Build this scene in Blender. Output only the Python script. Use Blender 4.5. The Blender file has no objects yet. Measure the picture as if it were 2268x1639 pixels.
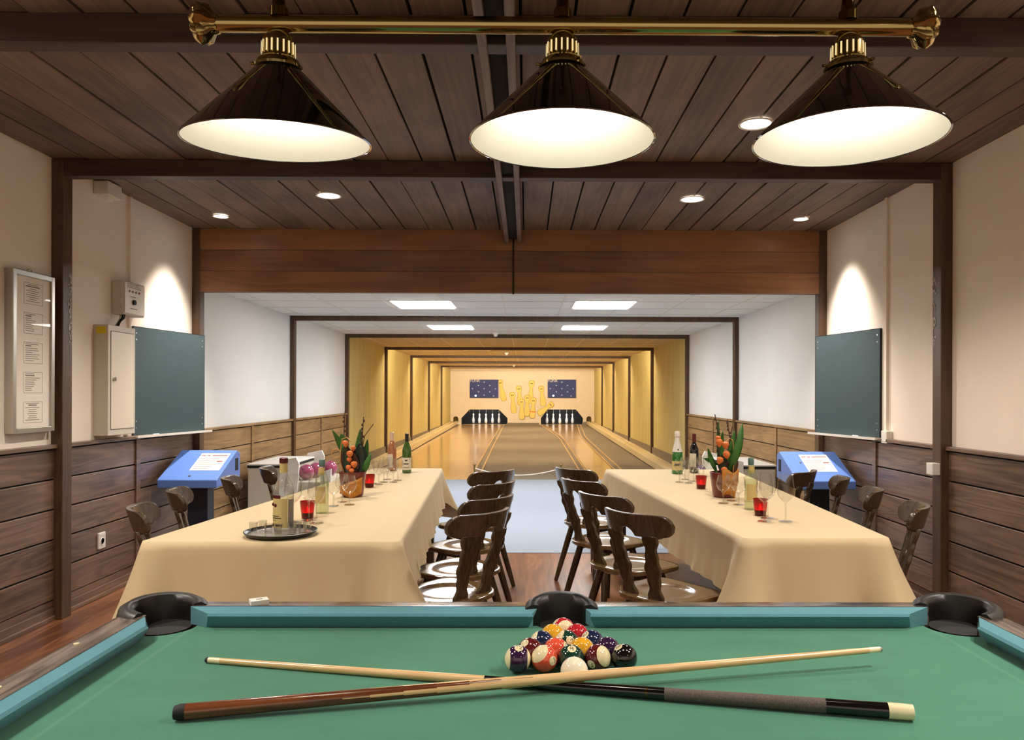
import bpy, bmesh, math, random
from mathutils import Vector, Matrix
random.seed(7)
S = bpy.context.scene
COL = S.collection
PI = math.pi

# ------------------------------------------------------------------ camera
W, HH = 2268, 1639
F, PX, PY, YAW, ROLL, EYE = 1690.0, 1176.0, 872.0, -0.0066, 0.0028, 1.40
cam_d = bpy.data.cameras.new('camera')
cam = bpy.data.objects.new('camera', cam_d)
COL.objects.link(cam)
CR = Matrix.Rotation(YAW, 4, 'Z') @ Matrix.Rotation(PI / 2, 4, 'X') @ Matrix.Rotation(ROLL, 4, 'Z')
cam.matrix_world = Matrix.Translation((0, 0, EYE)) @ CR
cam_d.sensor_width = 36
cam_d.lens = F / W * 36
cam_d.shift_x = -(PX - W / 2) / W
cam_d.shift_y = (PY - HH / 2) / W
cam_d.clip_start = 0.05
S.camera = cam
EYEV = Vector((0, 0, EYE))


def ray(u, v):
    return (CR @ Vector(((u - PX) / F, -(v - PY) / F, -1))).to_3d()


def onz(u, v, z):            # where the sight line through a pixel meets the height z
    r = ray(u, v)
    return EYEV + r * ((z - EYE) / r.z)


def ony(u, v, y):
    r = ray(u, v)
    return EYEV + r * (y / r.y)


def onx(u, v, x):
    r = ray(u, v)
    return EYEV + r * (x / r.x)


# ------------------------------------------------------------------ materials
def lin(c):
    if isinstance(c, str):
        c = c.lstrip('#')
        c = [int(c[i:i + 2], 16) / 255 for i in (0, 2, 4)]
    return [x / 12.92 if x <= 0.04045 else ((x + 0.055) / 1.055) ** 2.4 for x in c] + [1]


def newmat(name):
    m = bpy.data.materials.new(name)
    m.use_nodes = True
    nt = m.node_tree
    for n in list(nt.nodes):
        nt.nodes.remove(n)
    out = nt.nodes.new('ShaderNodeOutputMaterial')
    return m, nt, out


def N(nt, kind, **kw):
    n = nt.nodes.new(kind)
    for k, v in kw.items():
        if k.startswith('i_'):
            n.inputs[k[2:].replace('_', ' ')].default_value = v
        else:
            setattr(n, k, v)
    return n


def mat(name, col, rough=0.5, metal=0.0, spec=0.5, var=0.0, vscale=8.0, bump=0.0, bscale=60.0, coat=0.0, stretch=(1, 1, 1), sheen=0.0):
    m, nt, out = newmat(name)
    b = N(nt, 'ShaderNodeBsdfPrincipled')
    b.inputs['Base Color'].default_value = lin(col)
    b.inputs['Roughness'].default_value = rough
    b.inputs['Metallic'].default_value = metal
    b.inputs['Specular IOR Level'].default_value = spec
    b.inputs['Coat Weight'].default_value = coat
    b.inputs['Sheen Weight'].default_value = sheen
    nt.links.new(b.outputs[0], out.inputs[0])
    if var or bump:
        tc = N(nt, 'ShaderNodeTexCoord')
        mp = N(nt, 'ShaderNodeMapping')
        mp.inputs['Scale'].default_value = stretch
        nt.links.new(tc.outputs['Object'], mp.inputs[0])
    if var:
        n = N(nt, 'ShaderNodeTexNoise', i_Scale=vscale, i_Detail=5.0, i_Roughness=0.6)
        nt.links.new(mp.outputs[0], n.inputs['Vector'])
        r = N(nt, 'ShaderNodeMapRange')
        r.inputs['From Min'].default_value = 0.3
        r.inputs['From Max'].default_value = 0.7
        r.inputs['To Min'].default_value = 1 - var
        r.inputs['To Max'].default_value = 1 + var
        nt.links.new(n.outputs['Fac'], r.inputs['Value'])
        mx = N(nt, 'ShaderNodeMix', data_type='RGBA', blend_type='MULTIPLY')
        mx.inputs[0].default_value = 1
        mx.inputs[6].default_value = lin(col)
        nt.links.new(r.outputs[0], mx.inputs[7])
        nt.links.new(mx.outputs[2], b.inputs['Base Color'])
    if bump:
        n2 = N(nt, 'ShaderNodeTexNoise', i_Scale=bscale, i_Detail=3.0)
        nt.links.new(mp.outputs[0], n2.inputs['Vector'])
        bp = N(nt, 'ShaderNodeBump', i_Strength=bump, i_Distance=0.01)
        nt.links.new(n2.outputs['Fac'], bp.inputs['Height'])
        nt.links.new(bp.outputs[0], b.inputs['Normal'])
    return m


def wood(name, dark, light, axis='Y', rough=0.45, scale=1.0, plank=None, pvar=0.25, knots=True, spec=0.5, coat=0.0, contrast=1.0, along=7.0, across=60.0):
    """grain stretched along axis; plank=(axis, width, offset) gives each board its own shade"""
    m, nt, out = newmat(name)
    L = nt.links.new
    b = N(nt, 'ShaderNodeBsdfPrincipled')
    b.inputs['Roughness'].default_value = rough
    b.inputs['Specular IOR Level'].default_value = spec
    b.inputs['Coat Weight'].default_value = coat
    b.inputs['Coat Roughness'].default_value = 0.15
    L(b.outputs[0], out.inputs[0])
    tc = N(nt, 'ShaderNodeTexCoord')
    vec = tc.outputs['Object']
    rnd = None
    if plank:
        sp = N(nt, 'ShaderNodeSeparateXYZ')
        L(vec, sp.inputs[0])
        d = N(nt, 'ShaderNodeMath', operation='SUBTRACT')
        d.inputs[1].default_value = plank[2]
        L(sp.outputs[plank[0]], d.inputs[0])
        q = N(nt, 'ShaderNodeMath', operation='DIVIDE')
        q.inputs[1].default_value = plank[1]
        L(d.outputs[0], q.inputs[0])
        fl = N(nt, 'ShaderNodeMath', operation='FLOOR')
        L(q.outputs[0], fl.inputs[0])
        wn = N(nt, 'ShaderNodeTexWhiteNoise', noise_dimensions='1D')
        L(fl.outputs[0], wn.inputs['W'])
        rnd = wn.outputs['Value']
        ad = N(nt, 'ShaderNodeVectorMath', operation='MULTIPLY_ADD')
        L(wn.outputs['Color'], ad.inputs[0])
        ad.inputs[1].default_value = (9, 9, 9)
        L(vec, ad.inputs[2])
        vec = ad.outputs[0]
    k = {'X': 0, 'Y': 1, 'Z': 2}[axis]
    sc = [across * scale / 10] * 3
    sc[k] = along * scale / 10
    mp = N(nt, 'ShaderNodeMapping')
    mp.inputs['Scale'].default_value = sc
    L(vec, mp.inputs[0])
    n1 = N(nt, 'ShaderNodeTexNoise', i_Scale=1.0, i_Detail=2.0, i_Distortion=0.6)
    L(mp.outputs[0], n1.inputs['Vector'])
    mul = N(nt, 'ShaderNodeMath', operation='MULTIPLY')
    mul.inputs[1].default_value = 44.0
    L(n1.outputs['Fac'], mul.inputs[0])
    sn = N(nt, 'ShaderNodeMath', operation='SINE')
    L(mul.outputs[0], sn.inputs[0])
    sc2 = [v * 9 for v in sc]
    sc2[k] = sc[k] * 2.2
    mp2 = N(nt, 'ShaderNodeMapping')
    mp2.inputs['Scale'].default_value = sc2
    L(vec, mp2.inputs[0])
    n2 = N(nt, 'ShaderNodeTexNoise', i_Scale=1.0, i_Detail=4.0)
    L(mp2.outputs[0], n2.inputs['Vector'])
    a = N(nt, 'ShaderNodeMath', operation='MULTIPLY_ADD')
    a.inputs[1].default_value = 0.2 * contrast
    a.inputs[2].default_value = 0.5
    L(sn.outputs[0], a.inputs[0])
    s2 = N(nt, 'ShaderNodeMath', operation='SUBTRACT')
    s2.inputs[1].default_value = 0.5
    L(n2.outputs['Fac'], s2.inputs[0])
    a2 = N(nt, 'ShaderNodeMath', operation='MULTIPLY_ADD')
    a2.inputs[1].default_value = 1.1 * contrast
    L(s2.outputs[0], a2.inputs[0])
    L(a.outputs[0], a2.inputs[2])
    fac = a2.outputs[0]
    if knots:
        sc3 = [3.2 * scale] * 3
        sc3[k] = 1.6 * scale
        mp3 = N(nt, 'ShaderNodeMapping')
        mp3.inputs['Scale'].default_value = sc3
        L(vec, mp3.inputs[0])
        n3 = N(nt, 'ShaderNodeTexNoise', i_Scale=1.0, i_Detail=3.0)
        L(mp3.outputs[0], n3.inputs['Vector'])
        s3 = N(nt, 'ShaderNodeMath', operation='SUBTRACT')
        s3.inputs[1].default_value = 0.5
        L(n3.outputs['Fac'], s3.inputs[0])
        a3 = N(nt, 'ShaderNodeMath', operation='MULTIPLY_ADD')
        a3.inputs[1].default_value = 1.3
        L(s3.outputs[0], a3.inputs[0])
        L(fac, a3.inputs[2])
        fac = a3.outputs[0]
    if rnd:
        a4 = N(nt, 'ShaderNodeMath', operation='MULTIPLY_ADD')
        a4.inputs[1].default_value = pvar * 2
        L(rnd, a4.inputs[0])
        s4 = N(nt, 'ShaderNodeMath', operation='SUBTRACT')
        s4.inputs[1].default_value = pvar
        L(a4.outputs[0], s4.inputs[0])
        L(fac, a4.inputs[2])
        fac = s4.outputs[0]
    mx = N(nt, 'ShaderNodeMix', data_type='RGBA', clamp_factor=True)
    mx.inputs[6].default_value = lin(dark)
    mx.inputs[7].default_value = lin(light)
    L(fac, mx.inputs[0])
    L(mx.outputs[2], b.inputs['Base Color'])
    bp = N(nt, 'ShaderNodeBump', i_Strength=0.25, i_Distance=0.003)
    L(fac, bp.inputs['Height'])
    L(bp.outputs[0], b.inputs['Normal'])
    return m


def emis(name, col, strength):
    m, nt, out = newmat(name)
    e = N(nt, 'ShaderNodeEmission', i_Strength=strength)
    e.inputs['Color'].default_value = lin(col)
    nt.links.new(e.outputs[0], out.inputs[0])
    return m


def glass(name, col, rough=0.02, refl=1.0, body=0.0, ior=1.45):
    """thin clear or tinted glass: see-through tint, fresnel gloss, optionally some coloured body"""
    m, nt, out = newmat(name)
    L = nt.links.new
    t = N(nt, 'ShaderNodeBsdfTransparent')
    t.inputs[0].default_value = lin(col)
    src = t.outputs[0]
    if body:
        d = N(nt, 'ShaderNodeBsdfTranslucent')
        d.inputs[0].default_value = lin(col)
        mb = N(nt, 'ShaderNodeMixShader')
        mb.inputs[0].default_value = body
        L(src, mb.inputs[1])
        L(d.outputs[0], mb.inputs[2])
        src = mb.outputs[0]
    g = N(nt, 'ShaderNodeBsdfGlossy', i_Roughness=rough)
    lw = N(nt, 'ShaderNodeLayerWeight', i_Blend=0.5)
    pw = N(nt, 'ShaderNodeMath', operation='POWER')
    pw.inputs[1].default_value = 3.2
    L(lw.outputs['Facing'], pw.inputs[0])
    ml = N(nt, 'ShaderNodeMath', operation='MULTIPLY_ADD', use_clamp=True)
    ml.inputs[1].default_value = 0.5 * refl
    ml.inputs[2].default_value = 0.035 * refl
    L(pw.outputs[0], ml.inputs[0])
    mx = N(nt, 'ShaderNodeMixShader')
    L(ml.outputs[0], mx.inputs[0])
    L(src, mx.inputs[1])
    L(g.outputs[0], mx.inputs[2])
    L(mx.outputs[0], out.inputs[0])
    return m


M = {}
M['plaster'] = mat('cream plaster', '#efe2d5', 0.85, var=0.02, vscale=3, bump=0.08, bscale=220)
M['plaster_white'] = mat('white plaster', '#dcdad6', 0.85, var=0.02, vscale=3, bump=0.06, bscale=200)
M['ochre'] = mat('ochre wall covering', '#cdbd7e', 0.8, var=0.10, vscale=1.6, stretch=(2, 6, 0.8))
M['cream_wall'] = mat('cream end wall', '#e8dcc6', 0.8, var=0.02)
M['tile_white'] = mat('white ceiling tile', '#dcdad5', 0.9, var=0.03, vscale=40)
M['tile_tan'] = mat('tan ceiling tile', '#c8b084', 0.85, var=0.05, vscale=5)
M['tbar'] = mat('ceiling grid bar', '#cfc9bd', 0.5)
M['plank_ceiling'] = wood('smoked ceiling boards', '#4e3d32', '#846d5d', 'Y', 0.6, 1.0, (0, 0.2073, -2.94), 0.16, along=5, across=70, contrast=.55)
M['gap'] = mat('dark gap', '#0d0907', 0.9)
M['beam'] = wood('dark stained beam', '#2e1c12', '#4a3020', 'X', 0.5, 1.0, knots=False)
M['beam_y'] = wood('dark stained beam lengthwise', '#4a382c', '#7a6656', 'Y', 0.5, 1.0, knots=False)
M['post'] = wood('dark stained post', '#3a2616', '#5c4028', 'Z', 0.45, 1.0, knots=False)
M['header'] = wood('brown header boards', '#5a3822', '#9a6b46', 'X', 0.42, 0.7, (2, 0.187, 2.28), 0.12, across=50, along=6, contrast=.4)
M['wains'] = wood('wire brushed wainscot boards', '#4a3629', '#866a56', 'Y', 0.38, 0.9, (2, 0.186, 0.125), 0.10, contrast=.9, spec=0.6, across=90, along=9)
M['wains2'] = wood('light brown wainscot boards', '#6e5438', '#a4835c', 'Y', 0.42, 0.9, (2, 0.186, 0.125), 0.08)
M['laminate'] = wood('red brown floor boards', '#573323', '#93603f', 'Y', 0.32, 0.8, (0, 0.19, 0), 0.22, knots=True)
M['carpet'] = mat('blue grey carpet', '#98a1ae', 0.95, var=0.06, vscale=90, bump=0.2, bscale=400, spec=0.1)
M['carpet_brown'] = mat('grey brown carpet', '#8b8070', 0.95, var=0.10, vscale=14, spec=0.1, stretch=(6, 0.5, 1))
M['lane'] = wood('polished lane boards', '#c89a5e', '#ecc890', 'Y', 0.16, 1.0, (0, 0.06, 0), 0.12, knots=False, coat=0.5)
M['lane_edge'] = mat('lane edge strip', '#d3b27a', 0.4)
M['ledge'] = mat('pale return rail', '#e6d4a8', 0.5, var=0.04)
M['felt'] = None
M['cushion'] = mat('teal cushion cloth', '#598d9a', 0.9, var=0.05, vscale=30, spec=0.15, bump=0.1, bscale=900, sheen=0.1)
M['rail'] = wood('marbled rail wood', '#241813', '#74645b', 'Y', 0.22, 2.2, knots=True, coat=0.4, contrast=1.5)
M['rail_x'] = wood('marbled far rail wood', '#241813', '#74645b', 'X', 0.22, 2.2, knots=True, coat=0.4, contrast=1.5)
M['leather'] = mat('black pocket leather', '#0f0c0b', 0.42, spec=0.5)
M['black'] = mat('matt black', '#0c0b0a', 0.7)
M['blackgloss'] = mat('gloss black', '#0b0908', 0.12, coat=0.5)
M['white'] = mat('white paint', '#e6e2da', 0.45)
M['ivory'] = mat('ivory plastic', '#ecdcb4', 0.25, coat=0.3)
M['maple'] = wood('pale maple', '#c99d62', '#e8c894', 'X', 0.25, 2.0, knots=False, coat=0.4, contrast=0.6)
M['mahogany'] = wood('mahogany', '#4a2413', '#7c4526', 'X', 0.2, 2.0, knots=False, coat=0.5)
M['wrap'] = mat('speckled linen grip', '#564d46', 0.8, var=0.5, vscale=400)
M['brass'] = mat('polished brass', '#a5905c', 0.14, metal=1.0)
M['brass_dark'] = mat('dark brass', '#6a5228', 0.2, metal=1.0)
M['shade_out'] = mat('black enamel', '#120c08', 0.08, coat=1.0)
M['shade_in'] = mat('white enamel', '#f2eee2', 0.5)
M['bulb'] = emis('lit bulb', '#fff4e4', 60)
M['spotlens'] = emis('lit downlight lens', '#fff2dc', 14)
M['panel'] = emis('lit ceiling panel', '#fffcf8', 40)
M['slotglow'] = emis('imitated lamp light in the slots', '#ffe2a4', 0.9)
M['pit_fill'] = emis('added pit fill lamp', '#f4f6ff', 60)
M['tube'] = emis('lit tube', '#ffeccd', 165)
M['chrome'] = mat('brushed aluminium', '#b8b4ac', 0.3, metal=1.0)
M['chalk_green'] = mat('green chalkboard', '#284146', 0.5, var=0.06, vscale=5)
M['grey_box'] = mat('grey beige sheet metal', '#c9bfb0', 0.5)
M['grey_door'] = mat('beige sheet metal door', '#ddd0bf', 0.45)
M['paper'] = mat('printed paper', '#f0e6da', 0.7)
M['print'] = mat('grey print', '#8d8378', 0.8)
M['print_red'] = mat('red print', '#9c3030', 0.7)
M['print_dark'] = mat('dark print', '#3a3028', 0.8)
M['yellow'] = mat('yellow sticker', '#d8c21e', 0.6)
M['plastic'] = mat('white plastic', '#e0d8cc', 0.4)
M['blue'] = mat('blue powder coat', '#668cdc', 0.4)
M['blue_dark'] = mat('dark navy post', '#1d2438', 0.5)
M['cloth'] = mat('cream tablecloth', '#cbb791', 0.85, var=0.02, vscale=4, bump=0.05, bscale=500, sheen=0.15, spec=0.2)
M['chair'] = wood('dark brown lacquered chair', '#2c2014', '#56432d', 'Z', 0.24, 2.0, knots=False, coat=0.35, contrast=0.8)
M['seatwood'] = wood('lacquered seat', '#48341f', '#7a6040', 'Y', 0.16, 2.0, knots=False, coat=0.6, contrast=0.7)
M['glass'] = glass('clear glass', '#f8f8f6', 0.02, 2.1)
M['glazing'] = glass('picture glazing', '#ffffff', 0.02, 0.3)
M['glass_fl'] = glass('pale green glass', '#f0f5ea', 0.02, 1.6)
M['glass_wine'] = mat('dark green bottle glass', '#3d5a1e', 0.06, coat=0.8)
M['glass_sekt'] = mat('bright green bottle glass', '#1f6a2a', 0.06, coat=0.8)
M['glass_red'] = mat('near black wine bottle glass', '#0d0a0c', 0.05, coat=0.8)
M['glass_rose'] = mat('rose wine bottle glass', '#a86a48', 0.06, coat=0.8)
M['water'] = glass('mineral water', '#f4f5ea', 0.02, 0.3, body=0.02)
M['label'] = mat('cream bottle label', '#d9d0bb', 0.6)
M['label_green'] = mat('straw coloured label', '#cdbb78', 0.6)
M['foil_pink'] = mat('pale pink foil', '#e6c6b2', 0.35, metal=0.3)
M['foil_red'] = mat('wine red foil', '#5d1f22', 0.35, metal=0.3)
M['foil_dark'] = mat('dark foil', '#20231a', 0.35)
M['foil_white'] = mat('white foil', '#ddd6d0', 0.4)
M['red_glass'] = glass('red candle glass', '#c41c28', 0.03, 1.0, body=0.25)
M['wax'] = mat('candle wax', '#c0303a', 0.6)
M['flame'] = emis('flame', '#ffd8a8', 60)
M['vase'] = mat('dark red glazed pot', '#6a221e', 0.3, coat=0.3)
M['wrapping'] = mat('ochre leaf wrapping', '#bd7a22', 0.7, var=0.25, vscale=30)
M['leaf'] = mat('green leaf', '#35692a', 0.45, var=0.2, vscale=30)
M['leaf_dark'] = mat('dark leaf', '#23352c', 0.45, var=0.2, vscale=30)
M['leaf_brown'] = mat('brown dried leaf', '#4a2a22', 0.6, var=0.3, vscale=30)
M['twig'] = mat('brown twig', '#4a3326', 0.8)
M['straw'] = mat('straw vine', '#b98b52', 0.7)
M['lantern'] = mat('orange lantern fruit', '#d8783a', 0.6, var=0.12, vscale=60)
M['pink_ball'] = mat('pink marbled ball', '#96405e', 0.15, var=0.3, vscale=14, coat=0.6)
M['violet_ball'] = mat('violet marbled ball', '#6a4a84', 0.15, var=0.3, vscale=14, coat=0.6)
M['pin'] = mat('white pin', '#e8e6e0', 0.3)
M['navy'] = mat('dark display panel', '#1d2f74', 0.6)
M['led'] = mat('unlit display lamp', '#a4b6d6', 0.5)
M['led_on'] = emis('lit display lamp', '#c8f4ff', 6)
M['decal'] = mat('yellow painted pin', '#ead678', 0.7, var=0.05)
M['outline'] = mat('ochre painted outline', '#c4a548', 0.7)
M['orange'] = mat('orange paint', '#e08a50', 0.7)
M['rope'] = mat('white rope', '#dcd6ca', 0.8)
M['tray'] = mat('black tray', '#15120f', 0.3)
M['traytop'] = mat('grey tray surface', '#9a8f86', 0.3)
M['wear'] = mat('worn bare wood', '#cfc6bd', 0.7)
M['stucco'] = M['plaster']

# pool bed cloth with the paler wear line that runs inside the cushions
TXC, TYC = 0.094, 1.44           # table centre
NX0, NX1, NY0, NY1 = -0.908, 1.097, 0.94, 1.94


def felt():
    m, nt, out = newmat('green pool cloth')
    L = nt.links.new
    b = N(nt, 'ShaderNodeBsdfPrincipled', i_Roughness=0.95)
    b.inputs['Specular IOR Level'].default_value = 0.1
    b.inputs['Sheen Weight'].default_value = 0.15
    L(b.outputs[0], out.inputs[0])
    tc = N(nt, 'ShaderNodeTexCoord')
    n = N(nt, 'ShaderNodeTexNoise', i_Scale=3.0, i_Detail=8.0, i_Roughness=0.7)
    mp = N(nt, 'ShaderNodeMapping')
    mp.inputs['Scale'].default_value = (1.0, 2.4, 1)
    L(tc.outputs['Object'], mp.inputs[0])
    L(mp.outputs[0], n.inputs['Vector'])
    mx = N(nt, 'ShaderNodeMix', data_type='RGBA')
    mx.inputs[6].default_value = lin('#386d59')
    mx.inputs[7].default_value = lin('#4d8870')
    L(n.outputs['Fac'], mx.inputs[0])
    sp = N(nt, 'ShaderNodeSeparateXYZ')
    L(tc.outputs['Object'], sp.inputs[0])

    def line(sock, c, half, lim):     # narrow ridge where |x-c| = half
        a = N(nt, 'ShaderNodeMath', operation='SUBTRACT'); a.inputs[1].default_value = c; L(sock, a.inputs[0])
        a1 = N(nt, 'ShaderNodeMath', operation='ABSOLUTE'); L(a.outputs[0], a1.inputs[0])
        a2 = N(nt, 'ShaderNodeMath', operation='SUBTRACT'); a2.inputs[1].default_value = half; L(a1.outputs[0], a2.inputs[0])
        a3 = N(nt, 'ShaderNodeMath', operation='ABSOLUTE'); L(a2.outputs[0], a3.inputs[0])
        r = N(nt, 'ShaderNodeMapRange'); r.inputs['From Min'].default_value = 0.008; r.inputs['From Max'].default_value = 0.0
        r.inputs['To Min'].default_value = 0.0; r.inputs['To Max'].default_value = lim
        L(a3.outputs[0], r.inputs['Value'])
        return r.outputs[0]
    lx = line(sp.outputs[0], TXC, 0.945, 0.13)
    mx2 = N(nt, 'ShaderNodeMix', data_type='RGBA')
    mx2.inputs[7].default_value = lin('#8fb79a')
    L(lx, mx2.inputs[0])
    L(mx.outputs[2], mx2.inputs[6])
    L(mx2.outputs[2], b.inputs['Base Color'])
    n2 = N(nt, 'ShaderNodeTexNoise', i_Scale=900.0)
    L(tc.outputs['Object'], n2.inputs['Vector'])
    bp = N(nt, 'ShaderNodeBump', i_Strength=0.12, i_Distance=0.002)
    L(n2.outputs['Fac'], bp.inputs['Height'])
    L(bp.outputs[0], b.inputs['Normal'])
    return m


M['felt'] = felt()


# ------------------------------------------------------------------ mesh builder
class MB:
    def __init__(s):
        s.v, s.f, s.m = [], [], []

    def add(s, vs, fs, mi=0):
        o = len(s.v)
        s.v += [tuple(p) for p in vs]
        s.f += [[i + o for i in f] for f in fs]
        s.m += [mi] * len(fs)
        return s

    def box(s, a, b, mi=0, T=None):
        x0, y0, z0 = a
        x1, y1, z1 = b
        vs = [Vector(p) for p in ((x0, y0, z0), (x1, y0, z0), (x1, y1, z0), (x0, y1, z0), (x0, y0, z1), (x1, y0, z1), (x1, y1, z1), (x0, y1, z1))]
        if T:
            vs = [T @ p for p in vs]
        return s.add(vs, [(3, 2, 1, 0), (4, 5, 6, 7), (0, 1, 5, 4), (1, 2, 6, 5), (2, 3, 7, 6), (3, 0, 4, 7)], mi)

    def prism(s, pts, off, mi=0):
        """closed polygon (3D points) extruded by vector off"""
        n = len(pts)
        P = [Vector(p) for p in pts]
        off = Vector(off)
        s.add(P + [p + off for p in P], [list(range(n))[::-1], [n + i for i in range(n)]] + [(i, (i + 1) % n, n + (i + 1) % n, n + i) for i in range(n)], mi)
        return s

    def lathe(s, prof, c=(0, 0, 0), axis=(0, 0, 1), seg=24, mi=0, caps=True, flute=None):
        ax = Vector(axis).normalized()
        u = ax.orthogonal().normalized() if abs(ax.z) < 0.99 else Vector((1, 0, 0))
        w = ax.cross(u)
        c = Vector(c)
        vs, fs = [], []
        n = len(prof)
        for (r, h) in prof:
            for k in range(seg):
                a = 2 * PI * k / seg
                rr = r * (1 + (flute * math.cos(a * seg / 4) if flute else 0))
                vs.append(c + ax * h + (u * math.cos(a) + w * math.sin(a)) * rr)
        for i in range(n - 1):
            for k in range(seg):
                k2 = (k + 1) % seg
                fs.append((i * seg + k, i * seg + k2, (i + 1) * seg + k2, (i + 1) * seg + k))
        if caps:
            if prof[0][0] > 1e-5:
                fs.append(list(range(seg))[::-1])
            if prof[-1][0] > 1e-5:
                fs.append([(n - 1) * seg + k for k in range(seg)])
        return s.add(vs, fs, mi)

    def cyl(s, p0, p1, r0, r1=None, seg=16, mi=0):
        p0, p1 = Vector(p0), Vector(p1)
        d = p1 - p0
        return s.lathe([(r0, 0), (r0 if r1 is None else r1, d.length)], p0, d, seg, mi)

    def tube(s, pts, r, seg=8, mi=0):
        P = [Vector(p) for p in pts]
        vs, fs = [], []
        up = None
        for i, p in enumerate(P):
            t = (P[min(i + 1, len(P) - 1)] - P[max(i - 1, 0)]).normalized()
            up = t.orthogonal().normalized() if up is None else (up - t * up.dot(t)).normalized()
            w = t.cross(up)
            rr = r[i] if isinstance(r, (list, tuple)) else r
            for k in range(seg):
                a = 2 * PI * k / seg
                vs.append(p + (up * math.cos(a) + w * math.sin(a)) * rr)
        for i in range(len(P) - 1):
            for k in range(seg):
                k2 = (k + 1) % seg
                fs.append((i * seg + k, i * seg + k2, (i + 1) * seg + k2, (i + 1) * seg + k))
        fs.append(list(range(seg))[::-1])
        fs.append([(len(P) - 1) * seg + k for k in range(seg)])
        return s.add(vs, fs, mi)

    def sphere(s, c, r, seg=16, ring=10, mi=0, sc=(1, 1, 1)):
        prof = [(r * math.sin(PI * i / ring), -r * math.cos(PI * i / ring)) for i in range(ring + 1)]
        prof[0] = (1e-4 * r, -r)
        prof[-1] = (1e-4 * r, r)
        o = len(s.v)
        s.lathe(prof, (0, 0, 0), (0, 0, 1), seg, mi)
        for i in range(o, len(s.v)):
            p = s.v[i]
            s.v[i] = (p[0] * sc[0] + c[0], p[1] * sc[1] + c[1], p[2] * sc[2] + c[2])
        return s

    def grid(s, fn, nu, nv, mi=0, thick=0.0):
        vs = [fn(i / nu, j / nv) for j in range(nv + 1) for i in range(nu + 1)]
        fs = [(j * (nu + 1) + i, j * (nu + 1) + i + 1, (j + 1) * (nu + 1) + i + 1, (j + 1) * (nu + 1) + i) for j in range(nv) for i in range(nu)]
        return s.add(vs, fs, mi)

    def build(s, name, mats, parent=None, sharp=40, bevel=0.0, solid=0.0, sub=0, bseg=2, loc=None):
        me = bpy.data.meshes.new(name)
        me.from_pydata(s.v, [], s.f)
        mats = mats if isinstance(mats, (list, tuple)) else [mats]
        for k in mats:
            me.materials.append(M[k] if isinstance(k, str) else k)
        me.polygons.foreach_set('material_index', s.m)
        bm = bmesh.new()
        bm.from_mesh(me)
        bmesh.ops.remove_doubles(bm, verts=bm.verts, dist=1e-6)
        bmesh.ops.recalc_face_normals(bm, faces=bm.faces)
        bm.to_mesh(me)
        bm.free()
        if sharp is not None:
            me.shade_smooth()
            me.set_sharp_from_angle(angle=math.radians(sharp))
        o = bpy.data.objects.new(name, me)
        COL.objects.link(o)
        if parent:
            o.parent = parent
        if loc:
            o.location = loc
        if solid:
            md = o.modifiers.new('thick', 'SOLIDIFY')
            md.thickness = solid
            md.offset = 0
        if bevel:
            md = o.modifiers.new('bevel', 'BEVEL')
            md.width = bevel
            md.segments = bseg
            md.limit_method = 'ANGLE'
            md.angle_limit = math.radians(40)
        if sub:
            md = o.modifiers.new('sub', 'SUBSURF')
            md.levels = md.render_levels = sub
        return o


def tag(o, label, cat, group=None, kind=None):
    if label:
        o['label'] = label
    if cat:
        o['category'] = cat
    if group:
        o['group'] = group
    if kind:
        o['kind'] = kind
    return o


def thing(name, label, cat, loc=(0, 0, 0), rotz=0.0, group=None):
    o = bpy.data.objects.new(name, None)
    o.empty_display_size = 0.1
    COL.objects.link(o)
    o.location = loc
    o.rotation_euler = (0, 0, rotz)
    return tag(o, label, cat, group)


def struct(name, mb, mats, label=None, cat=None, **kw):
    o = mb.build(name, mats, **kw)
    o['kind'] = 'structure'
    return tag(o, label, cat)


def dup(root, label=None, loc=None, rotz=None):
    r = root.copy()
    COL.objects.link(r)
    if label:
        r['label'] = label
    if loc is not None:
        r.location = loc
    if rotz is not None:
        r.rotation_euler = (0, 0, rotz)
    for ch in list(root.children):
        c = ch.copy()
        COL.objects.link(c)
        c.parent = r
        for g in list(ch.children):
            d = g.copy()
            COL.objects.link(d)
            d.parent = c
    return r


def text_geo(txt, size):
    cu = bpy.data.curves.new('t', 'FONT')
    cu.body = txt
    cu.size = size
    cu.align_x = 'CENTER'
    cu.align_y = 'CENTER'
    cu.fill_mode = 'FRONT'
    o = bpy.data.objects.new('t', cu)
    COL.objects.link(o)
    bpy.context.view_layer.update()
    me = bpy.data.meshes.new_from_object(o.evaluated_get(bpy.context.evaluated_depsgraph_get()))
    vs = [v.co.copy() for v in me.vertices]
    fs = [list(p.vertices) for p in me.polygons]
    bpy.data.objects.remove(o)
    bpy.data.curves.remove(cu)
    bpy.data.meshes.remove(me)
    return vs, fs


def holed(mb, outer, holes, to3d, mi=0):
    """flat sheet with holes; 2D outlines mapped by to3d"""
    bm = bmesh.new()
    for loop in [outer] + holes:
        vs = [bm.verts.new((p[0], p[1], 0)) for p in loop]
        for i in range(len(vs)):
            bm.edges.new((vs[i], vs[(i + 1) % len(vs)]))
    bmesh.ops.triangle_fill(bm, use_beauty=True, use_dissolve=False, edges=bm.edges)
    bm.verts.index_update()
    vs = [to3d(v.co.x, v.co.y) for v in bm.verts]
    fs = [[v.index for v in f.verts] for f in bm.faces]
    bm.free()
    return mb.add(vs, fs, mi)


# ------------------------------------------------------------------ room shell
XL, XR = -2.927, 2.648
ZC = 2.84
YB = -2.2
YP, YH = 4.72, 6.70
FR = [9.48, 12.35, 15.8, 19.3, 22.8, 26.2]
YE = 29.6
ZT = 2.36

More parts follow.
